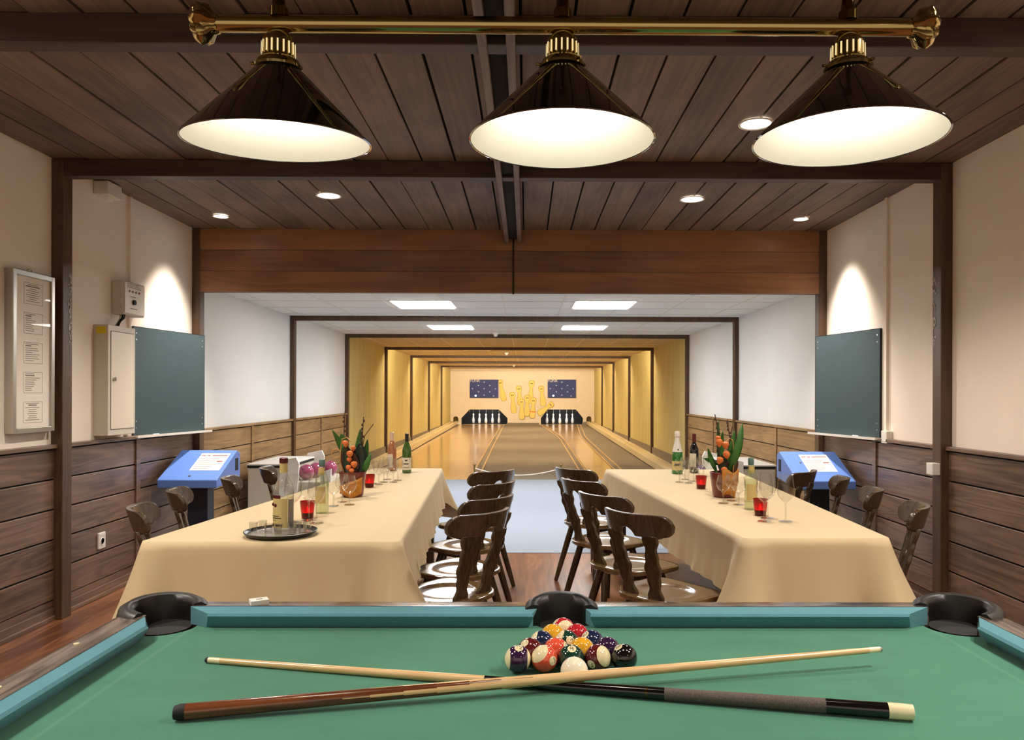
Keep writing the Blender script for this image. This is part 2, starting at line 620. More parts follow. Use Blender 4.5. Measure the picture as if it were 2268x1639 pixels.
struct('floor', MB().box((XL - .2, YB, -.06), (XR + .2, YH, 0)), 'laminate')
struct('floor_carpet', MB().box((XL - .2, YH, -.06), (XR + .2, 12.40, 0.004)), 'carpet')
for nm, x0, x1 in (('left', XL - .15, XL), ('right', XR, XR + .15)):
    struct('wall_' + nm, MB().box((x0, YB, 0), (x1, YH, ZC + .1)), 'plaster')
    struct('wall_alley_' + nm, MB().box((x0, YH, 0), (x1, 12.40, ZT + .1)), 'plaster_white')
    struct('wall_lane_' + nm, MB().box((x0, 12.40, 0), (x1, YE + 1.5, ZT + .1)), 'ochre')

# board ceiling: boards run lengthwise with dark gaps
mb = MB().box((XL - .15, YB, ZC + .03), (XR + .15, YH, ZC + .1), 1)
x = XL
while x < XR - .01:
    g = random.choice((.004, .006, .006, .008))
    mb.box((x + g, YB, ZC + random.uniform(-.003, .003)), (min(x + .2073 - g, XR), YH, ZC + .03), 0)
    x += .2073
struct('ceiling', mb, ['plank_ceiling', 'gap'], sharp=None)

# cross beams, lengthwise beam, posts
bi = 0


def trim(mb, m, bevel=0.004):
    global bi
    bi += 1
    return struct('trim_%d' % bi, mb, m, bevel=bevel, sharp=None)


trim(MB().box((XL, 2.90, ZC - .115), (XR, 2.985, ZC)), 'beam')
trim(MB().box((XL + .07, YP, ZC - .105), (XR - .07, YP + .085, ZC)), 'beam')
mb = MB()
xb = -.115
for a, b2, z in ((-.072, -.036, ZC - .125), (.036, .072, ZC - .125), (-.036, .036, ZC - .085)):
    mb.box((xb + a, YB, z), (xb + b2, YH, ZC), 0 if z < ZC - .1 else 1)
trim(mb, ['beam_y', 'gap'])
for y, d in ((YP, .10), (YH, .09)):
    for x0, x1 in ((XL, XL + .072), (XR - .072, XR)):
        trim(MB().box((x0, y, 0), (x1, y + d, ZC)), 'post')
# plaster-splashed patches on the posts, old paint worn off
for (u0, v0, u1, v1, xx) in ((134, 618, 148, 770, XL + .0735), (2081, 635, 2092, 770, XR - .0735)):
    mb = MB()
    for k in range(60):
        yy = YP + random.uniform(.055, .095)
        zz = 2.12 - random.random() ** 1.3 * .42
        h = random.uniform(.012, .035)
        s = random.uniform(.004, .012)
        mb.prism([(xx, yy, zz), (xx, yy + s, zz + h * .3), (xx, yy + s * .7, zz + h), (xx, yy - s * .4, zz + h * .6)], (.0006 if xx < 0 else -.0006, 0, 0))
    tag(mb.build('paint_splash', 'wear', sharp=None), 'whitish worn paint splashes on the %s foreground wall post' % ('left' if xx < 0 else 'right'), 'paint marks', kind='stuff')
# header panel
mb = MB()
xg = ony(1137, 600, YH).x
for x0, x1 in ((XL + .07, xg - .006), (xg + .006, XR - .07)):
    for k in range(3):
        mb.box((x0, YH + (.004 if k == 1 else 0), 2.285 + k * .1855), (x1, YH + .06, 2.285 + (k + 1) * .1855 - .0015))
mb.box((XL + .07, YH + .03, 2.285), (XR - .07, YH + .062, ZC), 1)
trim(mb, ['header', 'gap'], 0.002)

# wainscot: rail, boards, battens, baseboard
def wainscot(side, y0, y1, m, battens):
    xw = XL if side == 'left' else XR
    sgn = 1 if side == 'left' else -1
    def bx(mb, d0, d1, ya, yb, z0, z1, mi=0):
        a, b = sorted((xw + sgn * d0, xw + sgn * d1))
        mb.box((a, ya, z0), (b, yb, z1), mi)
    mb = MB()
    bx(mb, 0, .008, y0, y1, 0, 1.06, 1)
    for k in range(5):
        bx(mb, .008, .022, y0, y1, .125 + k * .186, .125 + (k + 1) * .186 - .009)
    bx(mb, .008, .018, y0, y1, .07, .12)
    bx(mb, .0, .045, y0, y1, 1.055, 1.08)
    for b in battens:
        bx(mb, .018, .034, b - .03, b + .03, .1, 1.056)
    trim(mb, [m, 'gap'], 0.003)
    mb = MB()
    bx(mb, 0, .024, y0, y1, 0, .075)
    bx(mb, 0, .034, y0, y1, 0, .028)
    global bi
    struct('baseboard_%s' % (side + ('' if y0 < YP else '_mid' if y0 < YH else '_alley')), mb, m, sharp=None, bevel=.004)


yl = lambda u: onx(u, 990, XL).y
yr = lambda u: onx(u, 990, XR).y
wainscot('left', YB, YP, 'wains', (1.2,))
wainscot('right', YB, YP, 'wains', (1.2,))
wainscot('left', YP + .10, YH, 'wains', (yl(297),))
wainscot('right', YP + .10, YH, 'wains', (yr(1945),))
wainscot('left', YH + .09, 12.35, 'wains2', (yl(553), yl(708)))
wainscot('right', YH + .09, 12.35, 'wains2', (yr(1724), yr(1583)))

# alley ceilings with grid bars
def tiled(name, y0, y1, m, mbar):
    mb = MB().box((XL - .1, y0, ZT), (XR + .1, y1, ZT + .1), 0)
    for k in range(9):
        x = -2.74 + k * .625
        mb.box((x - .006, y0, ZT - .003), (x + .006, y1, ZT), 1)
    y = y0 + .55
    while y < y1:
        mb.box((XL, y - .006, ZT - .003), (XR, y + .006, ZT), 1)
        y += .625
    struct(name, mb, [m, mbar], sharp=None)


tiled('ceiling_alley', YH + .062, 12.35, 'tile_white', 'tbar')
tiled('ceiling_lanes', 12.35, YE, 'tile_tan', 'ledge')
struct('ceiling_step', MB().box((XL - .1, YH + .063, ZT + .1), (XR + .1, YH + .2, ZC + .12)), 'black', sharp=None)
# portal frames down the alley
for i, y in enumerate(FR):
    w, h = .055, .06
    mb = MB().box((XL, y, 0), (XL + w, y + .07, ZT)).box((XR - w, y, 0), (XR, y + .07, ZT)).box((XL + w, y, ZT - h), (XR - w, y + .07, ZT))
    trim(mb, 'post')
# dark skirting at the foot of the lane walls
struct('baseboard_lane_left', MB().box((XL, 12.40, 0), (XL + .03, YE, .30)), 'carpet_brown', sharp=None)
struct('baseboard_lane_right', MB().box((XR - .03, 12.40, 0), (XR, YE, .30)), 'carpet_brown', sharp=None)

# ------------------------------------------------------------------ lanes
LY0 = 12.40
def lz(y):
    return 0.008 + .20 * (y - LY0) / (YE - LY0)


mb = MB().grid(lambda a, b: (XL + (XR - XL) * a, LY0 + (YE + 1.4 - LY0) * b, lz(LY0 + (YE + 1.4 - LY0) * b) - .012), 1, 8)
struct('floor_lanes', mb, 'carpet_brown', sharp=None)


def strip(mb, edge, mi=0, dz=0.0, th=.02):
    """edge: list of (y, x0, x1): flat strip following the rising lane, with thickness"""
    n = len(edge)
    vs = []
    for (y, a, b) in edge:
        vs += [(a, y, lz(y) + dz), (b, y, lz(y) + dz), (a, y, lz(y) + dz - th), (b, y, lz(y) + dz - th)]
    fs = []
    for i in range(n - 1):
        o, q = i * 4, i * 4 + 4
        fs += [(o, o + 1, q + 1, q), (o + 3, o + 2, q + 2, q + 3), (o, q, q + 2, o + 2), (o + 1, o + 3, q + 3, q + 1)]
    fs += [(0, 2, 3, 1), (n * 4 - 4, n * 4 - 3, n * 4 - 1, n * 4 - 2)]
    mb.add(vs, fs, mi)


LX = XL + .30
RX = XR - .30
lane_l = thing('bowling_lane', 'wide glossy wooden lane running to the left pin pit', 'bowling lane', (0, 0, 0))
mb = MB(); strip(mb, [(LY0, -2.62, -.93), (20, -2.60, -.95), (YE + .2, -2.52, -.96)], 0)
mb.build('lane_surface', 'lane', lane_l, sharp=None)
for dx in (.0, .13):
    mb = MB(); strip(mb, [(LY0, -.925 + dx, -.895 + dx), (20, -.945 + dx * .9, -.92 + dx * .9), (YE, -.955 + dx * .8, -.93 + dx * .8)], 0, .006)
    mb.build('edge_strip', 'lane_edge', lane_l, sharp=None)
lane_r = thing('bowling_lane', 'narrow wooden lane widening towards the right pin pit', 'bowling lane', (0, 0, 0))
RE = [(LY0, 1.10, 1.58), (21.5, 1.11, 1.60), (23, 1.07, 1.63), (YE, .71, 1.96), (YE + .2, .71, 1.96)]
mb = MB(); strip(mb, RE, 0)
mb.build('lane_surface', 'lane', lane_r, sharp=None)
for dx in (-.04, -.15):
    mb = MB(); strip(mb, [(y, a + dx, a + dx + .028) for y, a, b in RE[:-1]], 0, .006)
    mb.build('edge_strip', 'lane_edge', lane_r, sharp=None)
for dx in (.015, .14):
    mb = MB(); strip(mb, [(y, b + dx, b + dx + .028) for y, a, b in RE[:-1]], 0, .006)
    mb.build('edge_strip', 'lane_edge', lane_r, sharp=None)
for nm, x0, x1, lab in (('l', XL + .03, XL + .29, 'pale ball return rail along the left lane wall'), ('r', XR - .29, XR - .03, 'pale ball return rail along the right lane wall')):
    mb = MB()
    strip(mb, [(LY0 + .2, x0, x0 + .09), (YE, x0, x0 + .09)], 0, .12, .11)
    strip(mb, [(LY0 + .2, x1 - .09, x1), (YE, x1 - .09, x1)], 0, .12, .11)
    strip(mb, [(LY0 + .2, x0 + .09, x1 - .09), (YE, x0 + .09, x1 - .09)], 0, .08, .07)
    r = mb.build('ball_return_rail', 'ledge', sharp=None)
    tag(r, lab, 'ball return rail')

# end wall with the two pit openings and the two ball return arches
ZB = lz(YE)
def px2(u, v):
    p = ony(u, v, YE)
    return (p.x, p.z)


octs = []
for us in ((1022, 1040, 1105, 1124), (1198, 1213, 1276, 1291)):
    c = [px2(us[0], 941), px2(us[0], 926), px2(us[1], 907), px2(us[2], 907), px2(us[3], 926), px2(us[3], 941)]
    c = [(x, max(z, ZB + .002) if j not in (0, 5) else ZB + .002) for j, (x, z) in enumerate(c)]
    octs.append(c)
arches = []
for u in (1009.5, 1308):
    cx, zt = px2(u, 922)
    cx = max(min(cx, XR - .20), XL + .20)
    arches.append([(cx - .10, ZB + .075), (cx + .10, ZB + .075), (cx + .10, zt - .10)] + [(cx + .1 * math.cos(a), zt - .1 + .1 * math.sin(a)) for a in [PI * k / 8 for k in range(1, 8)]] + [(cx - .10, zt - .10)])
mb = MB()
holed(mb, [(XL, -.05), (XR, -.05), (XR, ZT), (XL, ZT)], octs + arches, lambda x, z: (x, YE, z))
struct('wall_end', mb, 'cream_wall', sharp=None)
struct('wall_back', MB().box((XL - .1, YE + 1.6, -.1), (XR + .1, YE + 1.7, ZT)), 'black', sharp=None)
mb = MB().box((px2(1125, 0)[0], YE - .03, ZB - .05), (px2(1197, 0)[0], YE - .002, ZB + .06))
mb.box((px2(1292, 0)[0], YE - .03, ZB - .05), (px2(1303, 0)[0], YE - .002, ZB + .10))
struct('baseboard_end', mb, 'carpet_brown', sharp=None)
for i, (c, side) in enumerate(zip(octs, ('left', 'right'))):
    mb = MB()
    x0, x1, zt_ = c[0][0] - .02, c[-1][0] + .02, c[2][1] + .28
    z0 = ZB + .001
    mb.add([(x0, YE + .02, z0), (x1, YE + .02, z0), (x1, YE + 1.3, z0), (x0, YE + 1.3, z0), (x0, YE + .02, zt_), (x1, YE + .02, zt_), (x1, YE + 1.3, zt_), (x0, YE + 1.3, zt_)],
           [(0, 1, 2, 3), (4, 5, 6, 7), (1, 2, 6, 5), (3, 0, 4, 7), (2, 3, 7, 6)])
    o = mb.build('pin_pit', 'black', sharp=None)
    xm = (x0 + x1) / 2
    MB().box((xm - .5, YE + .04, zt_ - .06), (xm + .5, YE + .09, zt_ - .02)).build('added_pit_lamp', 'pit_fill', o, sharp=None)  # hidden lamp added inside the pit to brighten the pins
    tag(o, 'black recessed pin pit with cut corners at the end of the %s lane' % side, 'pin pit')
for a, side in zip(arches, ('left', 'right')):
    mb = MB()
    n = len(a)
    mb.add([(x, YE, z) for x, z in a] + [(x, YE + .5, z) for x, z in a], [(k, (k + 1) % n, n + (k + 1) % n, n + k) for k in range(n)] + [list(range(n, 2 * n))])
    cx = (a[0][0] + a[1][0]) / 2
    o = mb.build('ball_return_tunnel', 'ochre', sharp=None)
    tag(o, 'small arched ball return opening in the end wall beside the %s pit' % side, 'opening')

# pins
pinprof = [(.03, 0), (.045, .02), (.055, .09), (.056, .14), (.045, .2), (.027, .265), (.024, .29), (.034, .33), (.037, .355), (.03, .385), (.012, .40), (.0005, .402)]
words5 = ('leftmost', 'second from left', 'middle', 'fourth from left', 'rightmost')
pin0 = None
for side, us in (('left', (1048.5, 1062, 1076.5, 1091, 1105.5)), ('right', (1211.5, 1225.5, 1240, 1255, 1268))):
    for k, u in enumerate(us):
        y = YE + .30 + (0 if k == 2 else .2 if k in (1, 3) else .4)
        p = ony(u, 900, y)
        lab = '%s white pin hanging over the %s lane' % (words5[k], side)
        if k == 2:
            lab = 'middle white pin, foremost and largest on the %s lane' % side
        if pin0 is None:
            pin0 = thing('bowling_pin', lab, 'bowling pin', (p.x, y, lz(y)), group='pins in the two pits')
            MB().lathe(pinprof, seg=16).build('pin_body', 'pin', pin0)
            MB().cyl((0, 0, .40), (0, 0, .60), .004, seg=6).build('string', 'rope', pin0)
        else:
            dup(pin0, lab, (p.x, y, lz(y)))

# score displays
for side, u0, u1 in (('left', 1041, 1104), ('right', 1213, 1275.5)):
    a, b = ony(u0, 881, YE), ony(u1, 841, YE)
    t = thing('score_display', 'dark navy display with white dots and FUNK lettering above the %s pit' % side, 'display', (a.x, YE, a.z))
    w, h = b.x - a.x, b.z - a.z
    MB().box((0, -.06, 0), (w, -.002, h)).build('panel', 'navy', t, sharp=None)
    for (fx, fz) in ((.5, .86), (.3, .68), (.7, .68), (.09, .5), (.5, .5), (.9, .5), (.3, .33), (.7, .33), (.5, .15), (.83, .1)):
        MB().lathe([(.028, 0), (.024, .012)], (w * fx, -.06, h * fz), (0, -1, 0), 12).build('lamp', 'led', t)
    MB().lathe([(.036, 0), (.03, .014)], (w * .2, -.06, h * .11), (0, -1, 0), 12).build('lamp', 'led_on', t)['label'] = 'lit pale blue lamp'
    vs, fs = text_geo('FUNK', .15)
    MB().add([(v.x + .18 * w, -.0615, v.y + h * .93) for v in vs], fs).build('lettering', 'white', t, sharp=None)
    mbp = MB()
    for xx in (-.01, w + .005):
        mbp.box((xx, -.012, -.95 + .4), (xx + .006, -.001, 0))
    mbp.build('side_trim', 'ledge', t, sharp=None)

# yellow pin figures painted on the end wall (height px, tilt)
figs = [((1108, 849), (1116, 884), 'at the upper left beside the left display'), ((1135, 876), (1138, 911), 'leaning at the left of the cluster'),
        ((1149.5, 862), (1152, 893), 'second from left in the upper row'), ((1177.5, 850), (1174, 890), 'tallest at the top middle'),
        ((1199, 862), (1203, 895), 'at the upper right of the cluster'), ((1155, 891), (1156, 925), 'lowest, at the front left'),
        ((1168, 882), (1167, 918), 'half hidden in the middle of the cluster'), ((1181.5, 888), (1179, 922), 'with an orange sash at the front right'),
        ((1219, 897), (1195, 915), 'lying tipped at the far right')]
for (a, b, lab) in figs:
    A, B = ony(a[0], a[1], YE - .004), ony(b[0], b[1], YE - .004)
    d = (B - A)
    Lp = d.length + .18
    d.normalize()
    sd = Vector((d.z, 0, -d.x))
    top = A - d * .12
    prof = [(0, .04), (.05, .09), (.14, .105), (.24, .08), (.34, .045), (.5, .06), (.68, .095), (.84, .10), (.95, .085), (1, .06)]
    pts = [top + d * (Lp * t) + sd * w for t, w in prof] + [top + d * (Lp * t) - sd * w for t, w in prof[::-1]]
    yo = -.0047 * figs.index((a, b, lab))
    r = thing('pin_figure', 'yellow pin figure painted on the end wall, ' + lab, 'wall painting', (0, yo, 0), group='painted yellow pins')
    MB().prism(pts, (0, -.004, 0)).build('figure', 'decal', r, sharp=None)
    pts2 = [top + d * (Lp * (t * 1.04 - .02)) + sd * (w + .014) for t, w in prof] + [top + d * (Lp * (t * 1.04 - .02)) - sd * (w + .014) for t, w in prof[::-1]]
    MB().prism(pts2, (0, -.0015, 0)).build('outline', 'outline', r, sharp=None)
    mbp = MB()
    for s in (-1, 1):
        c = A + sd * .026 * s + Vector((0, -.0045, 0)) - d * .01
        mbp.lathe([(.02, 0), (.018, .002)], c, (0, -1, 0), 10)
    mbp.build('eyes', 'print_dark', r, sharp=None)
    q = top + d * Lp * .66
    e = q + d * .05
    if 'sash' in lab:
        MB().prism([q + sd * .12, e + sd * .12, e - sd * .12, q - sd * .12], (0, -.006, 0)).build('sash', 'orange', r, sharp=None)

# rope barrier at the foul line
for u, lab in ((1050, 'left'), (1243, 'right')):
    p = onz(u, 1064, 0.01)
    t = thing('barrier_post', 'small brass post at the %s end of the rope across the carpet' % lab, 'post', (p.x, 12.30, .004))
    MB().lathe([(.05, 0), (.05, .012), (.012, .02), (.012, .19), (.02, .2), (.012, .21), (.02, .235), (.022, .25), (.012, .268), (.001, .275)], seg=14).build('pole', 'brass', t)
    if lab == 'left':
        pl = p.x
    else:
        prx = p.x
pts = [(pl + (prx - pl) * k / 20, 12.30, .20 - .115 * (1 - (2 * k / 20 - 1) ** 2)) for k in range(21)]
tag(MB().tube(pts, .009).build('barrier_rope', 'rope'), 'thin white rope sagging across the end of the carpet', 'rope')

# ------------------------------------------------------------------ lights in the room
def downlight(u, v, r, label, power, size=2.2, blend=.6, warm=(1, .90, .79), at=None, tilt=None):
    p = at or onz(u, v, ZC - .004)
    t = thing('downlight', label, 'ceiling light', (p.x, p.y, ZC - .004), group='recessed ceiling downlights')
    MB().lathe([(r, 0), (r * 1.18, 0), (r * 1.16, -.006), (r, -.004)], seg=28, caps=False).build('bezel', 'white', t)
    MB().lathe([(r * 1.0, -.002), (r * .6, -.0045), (.001, -.005)], seg=28).build('lens', 'spotlens', t)
    ld = bpy.data.lights.new('downlight_beam', 'SPOT')
    ld.energy = power
    ld.color = warm
    ld.spot_size = size
    ld.spot_blend = blend
    ld.shadow_soft_size = r
    lo = bpy.data.objects.new('downlight_beam', ld)
    COL.objects.link(lo)
    lo.parent = t
    lo.location = (0, 0, -.03)
    if tilt:
        lo.rotation_euler = tilt
    return t


K = 1.7
downlight(728, 433, .078, 'round ceiling downlight left of the centre beam, nearer of the two on that side', 66 * K)
downlight(1533, 441, .078, 'round ceiling downlight right of the centre beam, above the right table', 66 * K)
downlight(1674, 274, .078, 'round ceiling downlight beside the right billiard lamp shade', 66 * K)
downlight(489, 479, .055, 'small ceiling downlight near the left wall above the chalkboard', 120 * K, 1.35, 1.0, tilt=(0, .22, 0))
downlight(1774, 485, .055, 'small ceiling downlight near the right wall above the chalkboard', 120 * K, 1.35, 1.0, tilt=(0, -.22, 0))
downlight(0, 0, .078, 'round ceiling downlight hidden behind the left billiard lamp shade', 66 * K, at=Vector((-1.45, 4.05, 0)))
for x, y in ((-1.9, 1.2), (1.7, 1.2), (-1.9, -.8), (1.7, -.8)):  # out-of-view downlights added to fill the foreground with light
    downlight(0, 0, .078, 'round unseen ceiling downlight added as room fill behind the billiard lamp', (98 if y > 0 else 34) * K, at=Vector((x, y, 0)))

for x, lab in ((-2.25, 'left'), (2.0, 'right')):  # unseen downlights added to brighten the side walls
    downlight(0, 0, .055, 'small unseen downlight added to brighten the %s foreground wall beside the billiard lamp' % lab, 62 * K, at=Vector((x, 2.5, 0)))

# flush light panels in the alley ceiling
for (u, v0, v1, lab) in ((929, 665, 682, 'nearer left'), (1344, 666, 683, 'nearer right'), (992, 718, 730, 'farther left'), (1299, 719, 731, 'farther right')):
    a, b = onz(u, v0, ZT), onz(u, v1, ZT)
    cy = (a.y + b.y) / 2
    t = thing('light_panel', 'bright square ceiling light panel, %s of four over the alley' % lab, 'ceiling light', (a.x, cy, ZT))
    MB().box((-.325, -.35, -.006), (.325, .35, .0)).build('frame', 'white', t, sharp=None)
    MB().box((-.30, -.325, -.012), (.30, .325, -.0055)).build('diffuser', 'panel', t, sharp=None)
# tube lamps fixed behind the portal beams
for i, y in enumerate(FR[2:]):
    t = thing('tube_lamp', 'long warm tube lamp hidden behind a dark ceiling beam over the lanes', 'ceiling light', (0, y + .07, ZT), group='tube lamps behind the beams')
    MB().box((XL + .3, .0, -.05), (XR - .3, .015, 0)).build('batten', 'white', t, sharp=None)
    MB().cyl((XL + .32, .035, -.028), (XR - .32, .035, -.028), .015, seg=8).build('tube', 'tube', t)
# small round fittings on the alley ceiling
for u, v, y, lab in ((1098, 739, 12.0, 'small white sensor on the alley ceiling before the yellow bay'), (1122, 786, 17.9, 'small white smoke detector in the middle of the lane ceiling'), (1138, 813, 25.5, 'tiny white detector on the lane ceiling close to the end wall')):
    p = ony(u, v, y)
    t = thing('smoke_detector', lab, 'detector', (p.x, y, ZT))
    MB().lathe([(.05, 0), (.05, -.02), (.035, -.035)], seg=16).build('base', 'white', t)
    MB().lathe([(.03, -.03), (.03, -.055), (.015, -.065), (.001, -.066)], seg=16).build('sensor_head', 'white', t)
for u, lab in ((1055, 'left'), (1251, 'right')):  # recessed ceiling lights, drawn as plain white plates without emission
    p = onz(u, 774, ZT)
    tag(MB().box((-.3, -.3, -.012), (.3, .3, 0)).build('recessed_light', 'white', sharp=None, loc=(p.x, p.y, ZT)), 'flat pale unlit ceiling light over the %s side of the lanes' % lab, 'recessed light')
# cable hanging beside the header joint
tag(MB().tube([(xg, YH - .012, ZC - .12), (xg + .001, YH - .013, 2.55), (xg, YH - .012, 2.27)], .005).build('hanging_cable', 'black'), 'thin dark cable hanging down the middle of the brown header', 'cable')

# ------------------------------------------------------------------ things on the left wall
t = thing('notice_frame', 'tall aluminium picture frame with five printed notices on left wall', 'picture frame', (XL, 0, 0))
fy0, fy1, fz0, fz1 = 4.30, 4.68, 1.165, 2.10
mb = MB()
fw = .03
mb.box((0, fy0, fz0), (.05, fy0 + fw, fz1)).box((0, fy1 - fw, fz0), (.05, fy1, fz1)).box((0, fy0 + fw, fz0), (.05, fy1 - fw, fz0 + fw)).box((0, fy0 + fw, fz1 - fw), (.05, fy1 - fw, fz1))
mb.build('frame', 'chrome', t, bevel=.003, sharp=None)
MB().box((0, fy0 + fw, fz0 + fw), (.036, fy1 - fw, fz1 - fw)).build('backing_sheet', 'paper', t, sharp=None)
MB().add([(.044, fy0 + fw, fz0 + fw), (.044, fy1 - fw, fz0 + fw), (.044, fy1 - fw, fz1 - fw), (.044, fy0 + fw, fz1 - fw)], [(0, 1, 2, 3)]).build('glazing', 'glazing', t, sharp=None)
MB().tube([(.02, 4.46, fz1), (.02, 4.47, fz1 + .018), (.02, 4.50, fz1 + .02), (.02, 4.51, fz1)], .003).build('hanger', 'chrome', t)
for k in range(5):
    zc = fz1 - .12 - k * .173
    mb = MB()
    ya, yb2 = 4.41, 4.58
    for (y0, z0, y1, z1) in ((ya, zc + .055, yb2, zc + .057), (ya, zc - .066, yb2, zc - .064), (ya, zc - .066, ya + .002, zc + .057), (yb2 - .002, zc - .066, yb2, zc + .057)):
        mb.box((.0362, y0, z0), (.0368, y1, z1))
    for j in range(9):
        z = zc + .045 - j * .012
        l = random.uniform(.4, 1) * .13
        o0 = ya + .015 if k not in (0, 4) else ya + .015 + (.13 - l) / 2
        mb.box((.0362, o0, z), (.0368, o0 + l, z + .0035 + (.004 if j == 1 else 0)))
    mb.build('notice', 'print', t, sharp=None)

t = thing('fuse_cabinet', 'tall narrow beige metal cabinet with small lock on left wall', 'cabinet', (XL, 0, 0))
cy0, cy1, cz0, cz1 = 5.18, 5.54, 1.105, 1.862
MB().box((0, cy0, cz0), (.10, cy1, cz1)).build('body', 'grey_box', t, bevel=.004, sharp=None)
d = MB().box((.1, cy0 + .035, cz0 + .045), (.103, cy1 - .025, cz1 - .045)).build('door', 'grey_door', t, sharp=None)
mb = MB()
for (a, b, c2, e) in ((cy0 + .03, cz0 + .04, cy1 - .02, cz0 + .043), (cy0 + .03, cz1 - .043, cy1 - .02, cz1 - .04), (cy0 + .03, cz0 + .04, cy0 + .033, cz1 - .04), (cy1 - .023, cz0 + .04, cy1 - .02, cz1 - .04)):
    mb.box((.1, a, b), (.1012, c2, e))
mb.build('door_gap', 'print_dark', t, sharp=None)
MB().cyl((.103, cy0 + .065, 1.49), (.115, cy0 + .065, 1.49), .012).box((.112, cy0 + .06, 1.478), (.122, cy0 + .07, 1.506)).build('lock', 'chrome', d)
MB().box((.02, cy0 - .0012, 1.80), (.085, cy0 - .0002, 1.848)).build('sticker', 'yellow', t, sharp=None)

t = thing('control_box', 'small grey wall box with black knob above the beige cabinet', 'control box', (XL, 0, 0))
MB().box((0, 5.40, 1.955), (.085, 5.70, 2.195)).build('housing', 'grey_box', t, bevel=.008, sharp=None)
MB().box((.085, 5.41, 1.965), (.092, 5.69, 2.185)).build('front_plate', 'grey_door', t, bevel=.003, sharp=None)
MB().cyl((.092, 5.53, 2.05), (.105, 5.53, 2.05), .018).build('knob', 'black', t)
for k in range(4):
    MB().cyl((.092, 5.47 + k * .045, 2.125), (.097, 5.47 + k * .045, 2.125), .008, seg=10).build('button', 'print_red' if k == 3 else 'print', t)
mb = MB()
for k in range(3):
    mb.box((.092, 5.44 + .0, 2.15 + k * .012), (.0926, 5.64 - k * .02, 2.155 + k * .012))
mb.box((.092, 5.48, 2.0), (.0926, 5.58, 2.006)).box((.092, 5.48, 2.085), (.0926, 5.56, 2.091))
mb.build('lettering', 'print', t, sharp=None)
for k in range(3):
    MB().tube([(.04 + k * .015, 5.45, 1.96), (.045 + k * .013, 5.44, 1.93), (.04 + k * .012, 5.42 - k * .01, 1.90), (.035 + k * .012, 5.38, 1.858)], .006).build('cable', 'black' if k else 'grey_box', t)
tag(MB().box((XL, 5.62, 2.197), (XL + .022, 5.65, ZC)).box((XL, 5.62, 1.86), (XL + .018, 5.64, 1.953)).build('cable_conduit', 'plaster', sharp=None), 'thin painted conduit rising from the grey wall box to the ceiling', 'conduit')
p = onx(223, 410, XL)
t = thing('motion_sensor', 'small white box at the ceiling on the left wall', 'sensor', (XL, p.y, ZC - .1))
MB().box((0, -.09, 0), (.10, .09, .095)).build('housing', 'plastic', t, bevel=.008, sharp=None)
MB().sphere((.06, 0, .0), .03).build('lens', 'white', t)

def socket(name, label, x, y, z, sgn, w=.07, h=.07, dpt=.03, outlet=False):
    t = thing(name, label, 'socket' if outlet else 'wall box', (x, y, z))
    a, b = sorted((0, sgn * dpt))
    MB().box((a, -w / 2, -h / 2), (b, w / 2, h / 2)).build('housing', 'plastic', t, bevel=.004, sharp=None)
    if outlet:
        MB().lathe([(.026, 0), (.026, .003), (.021, .003), (.02, -.004), (.001, -.004)], (sgn * dpt, 0, -.005), (sgn, 0, 0), 20).build('socket_ring', 'white', t)
        for dy in (-.009, .009):
            MB().cyl((sgn * (dpt - .002), dy, -.005), (sgn * (dpt + .0015), dy, -.005), .0035, seg=8).build('pin_hole', 'black', t)
        MB().box((a, -w / 2 + .008, h / 2 - .02) if sgn > 0 else (b - .003, -w / 2, 0), (b + .001, w / 2 - .008, h / 2 - .008)).build('cover_edge', 'white', t, sharp=None)
    else:
        MB().box((sgn * dpt - .001, -w * .35, -h * .35), (sgn * dpt + .001, w * .35, h * .35)).build('cover', 'white', t, sharp=None)
    return t


p = onx(225, 1197, XL + .03)
socket('wall_socket', 'white power socket low on the left wainscot', XL + .022, p.y, p.z, 1, .085, .11, .014, True)
p = onx(280, 972, XL + .03)
socket('junction_box', 'small pale junction box on the left ledge under the cabinet', XL, 5.60, 1.115, 1, .06, .06, .03)
p = onx(1962, 968, XR - .03)
socket('junction_box', 'white junction box at the lower right corner of the right chalkboard', XR, p.y, p.z, -1, .09, .09, .045)
p = onx(2078, 1040, XR - .09)
socket('junction_box', 'white box on the right foreground wall post', XR - .072, YP + .04, p.z, -1, .075, .075, .05)
p = onx(1967, 700, XR)
tag(MB().box((XR - .02, p.y - .015, 1.12), (XR, p.y + .015, ZC)).build('cable_conduit', 'plaster', sharp=None), 'thin painted conduit running up the right wall to the ceiling', 'conduit')
tag(MB().box((XL, 4.84, 1.74), (XL + .004, 4.90, 1.82)).build('blank_wall_plate', 'plaster', sharp=None, bevel=.001), 'flush cream blank plate on the left wall beside the post', 'wall plate')

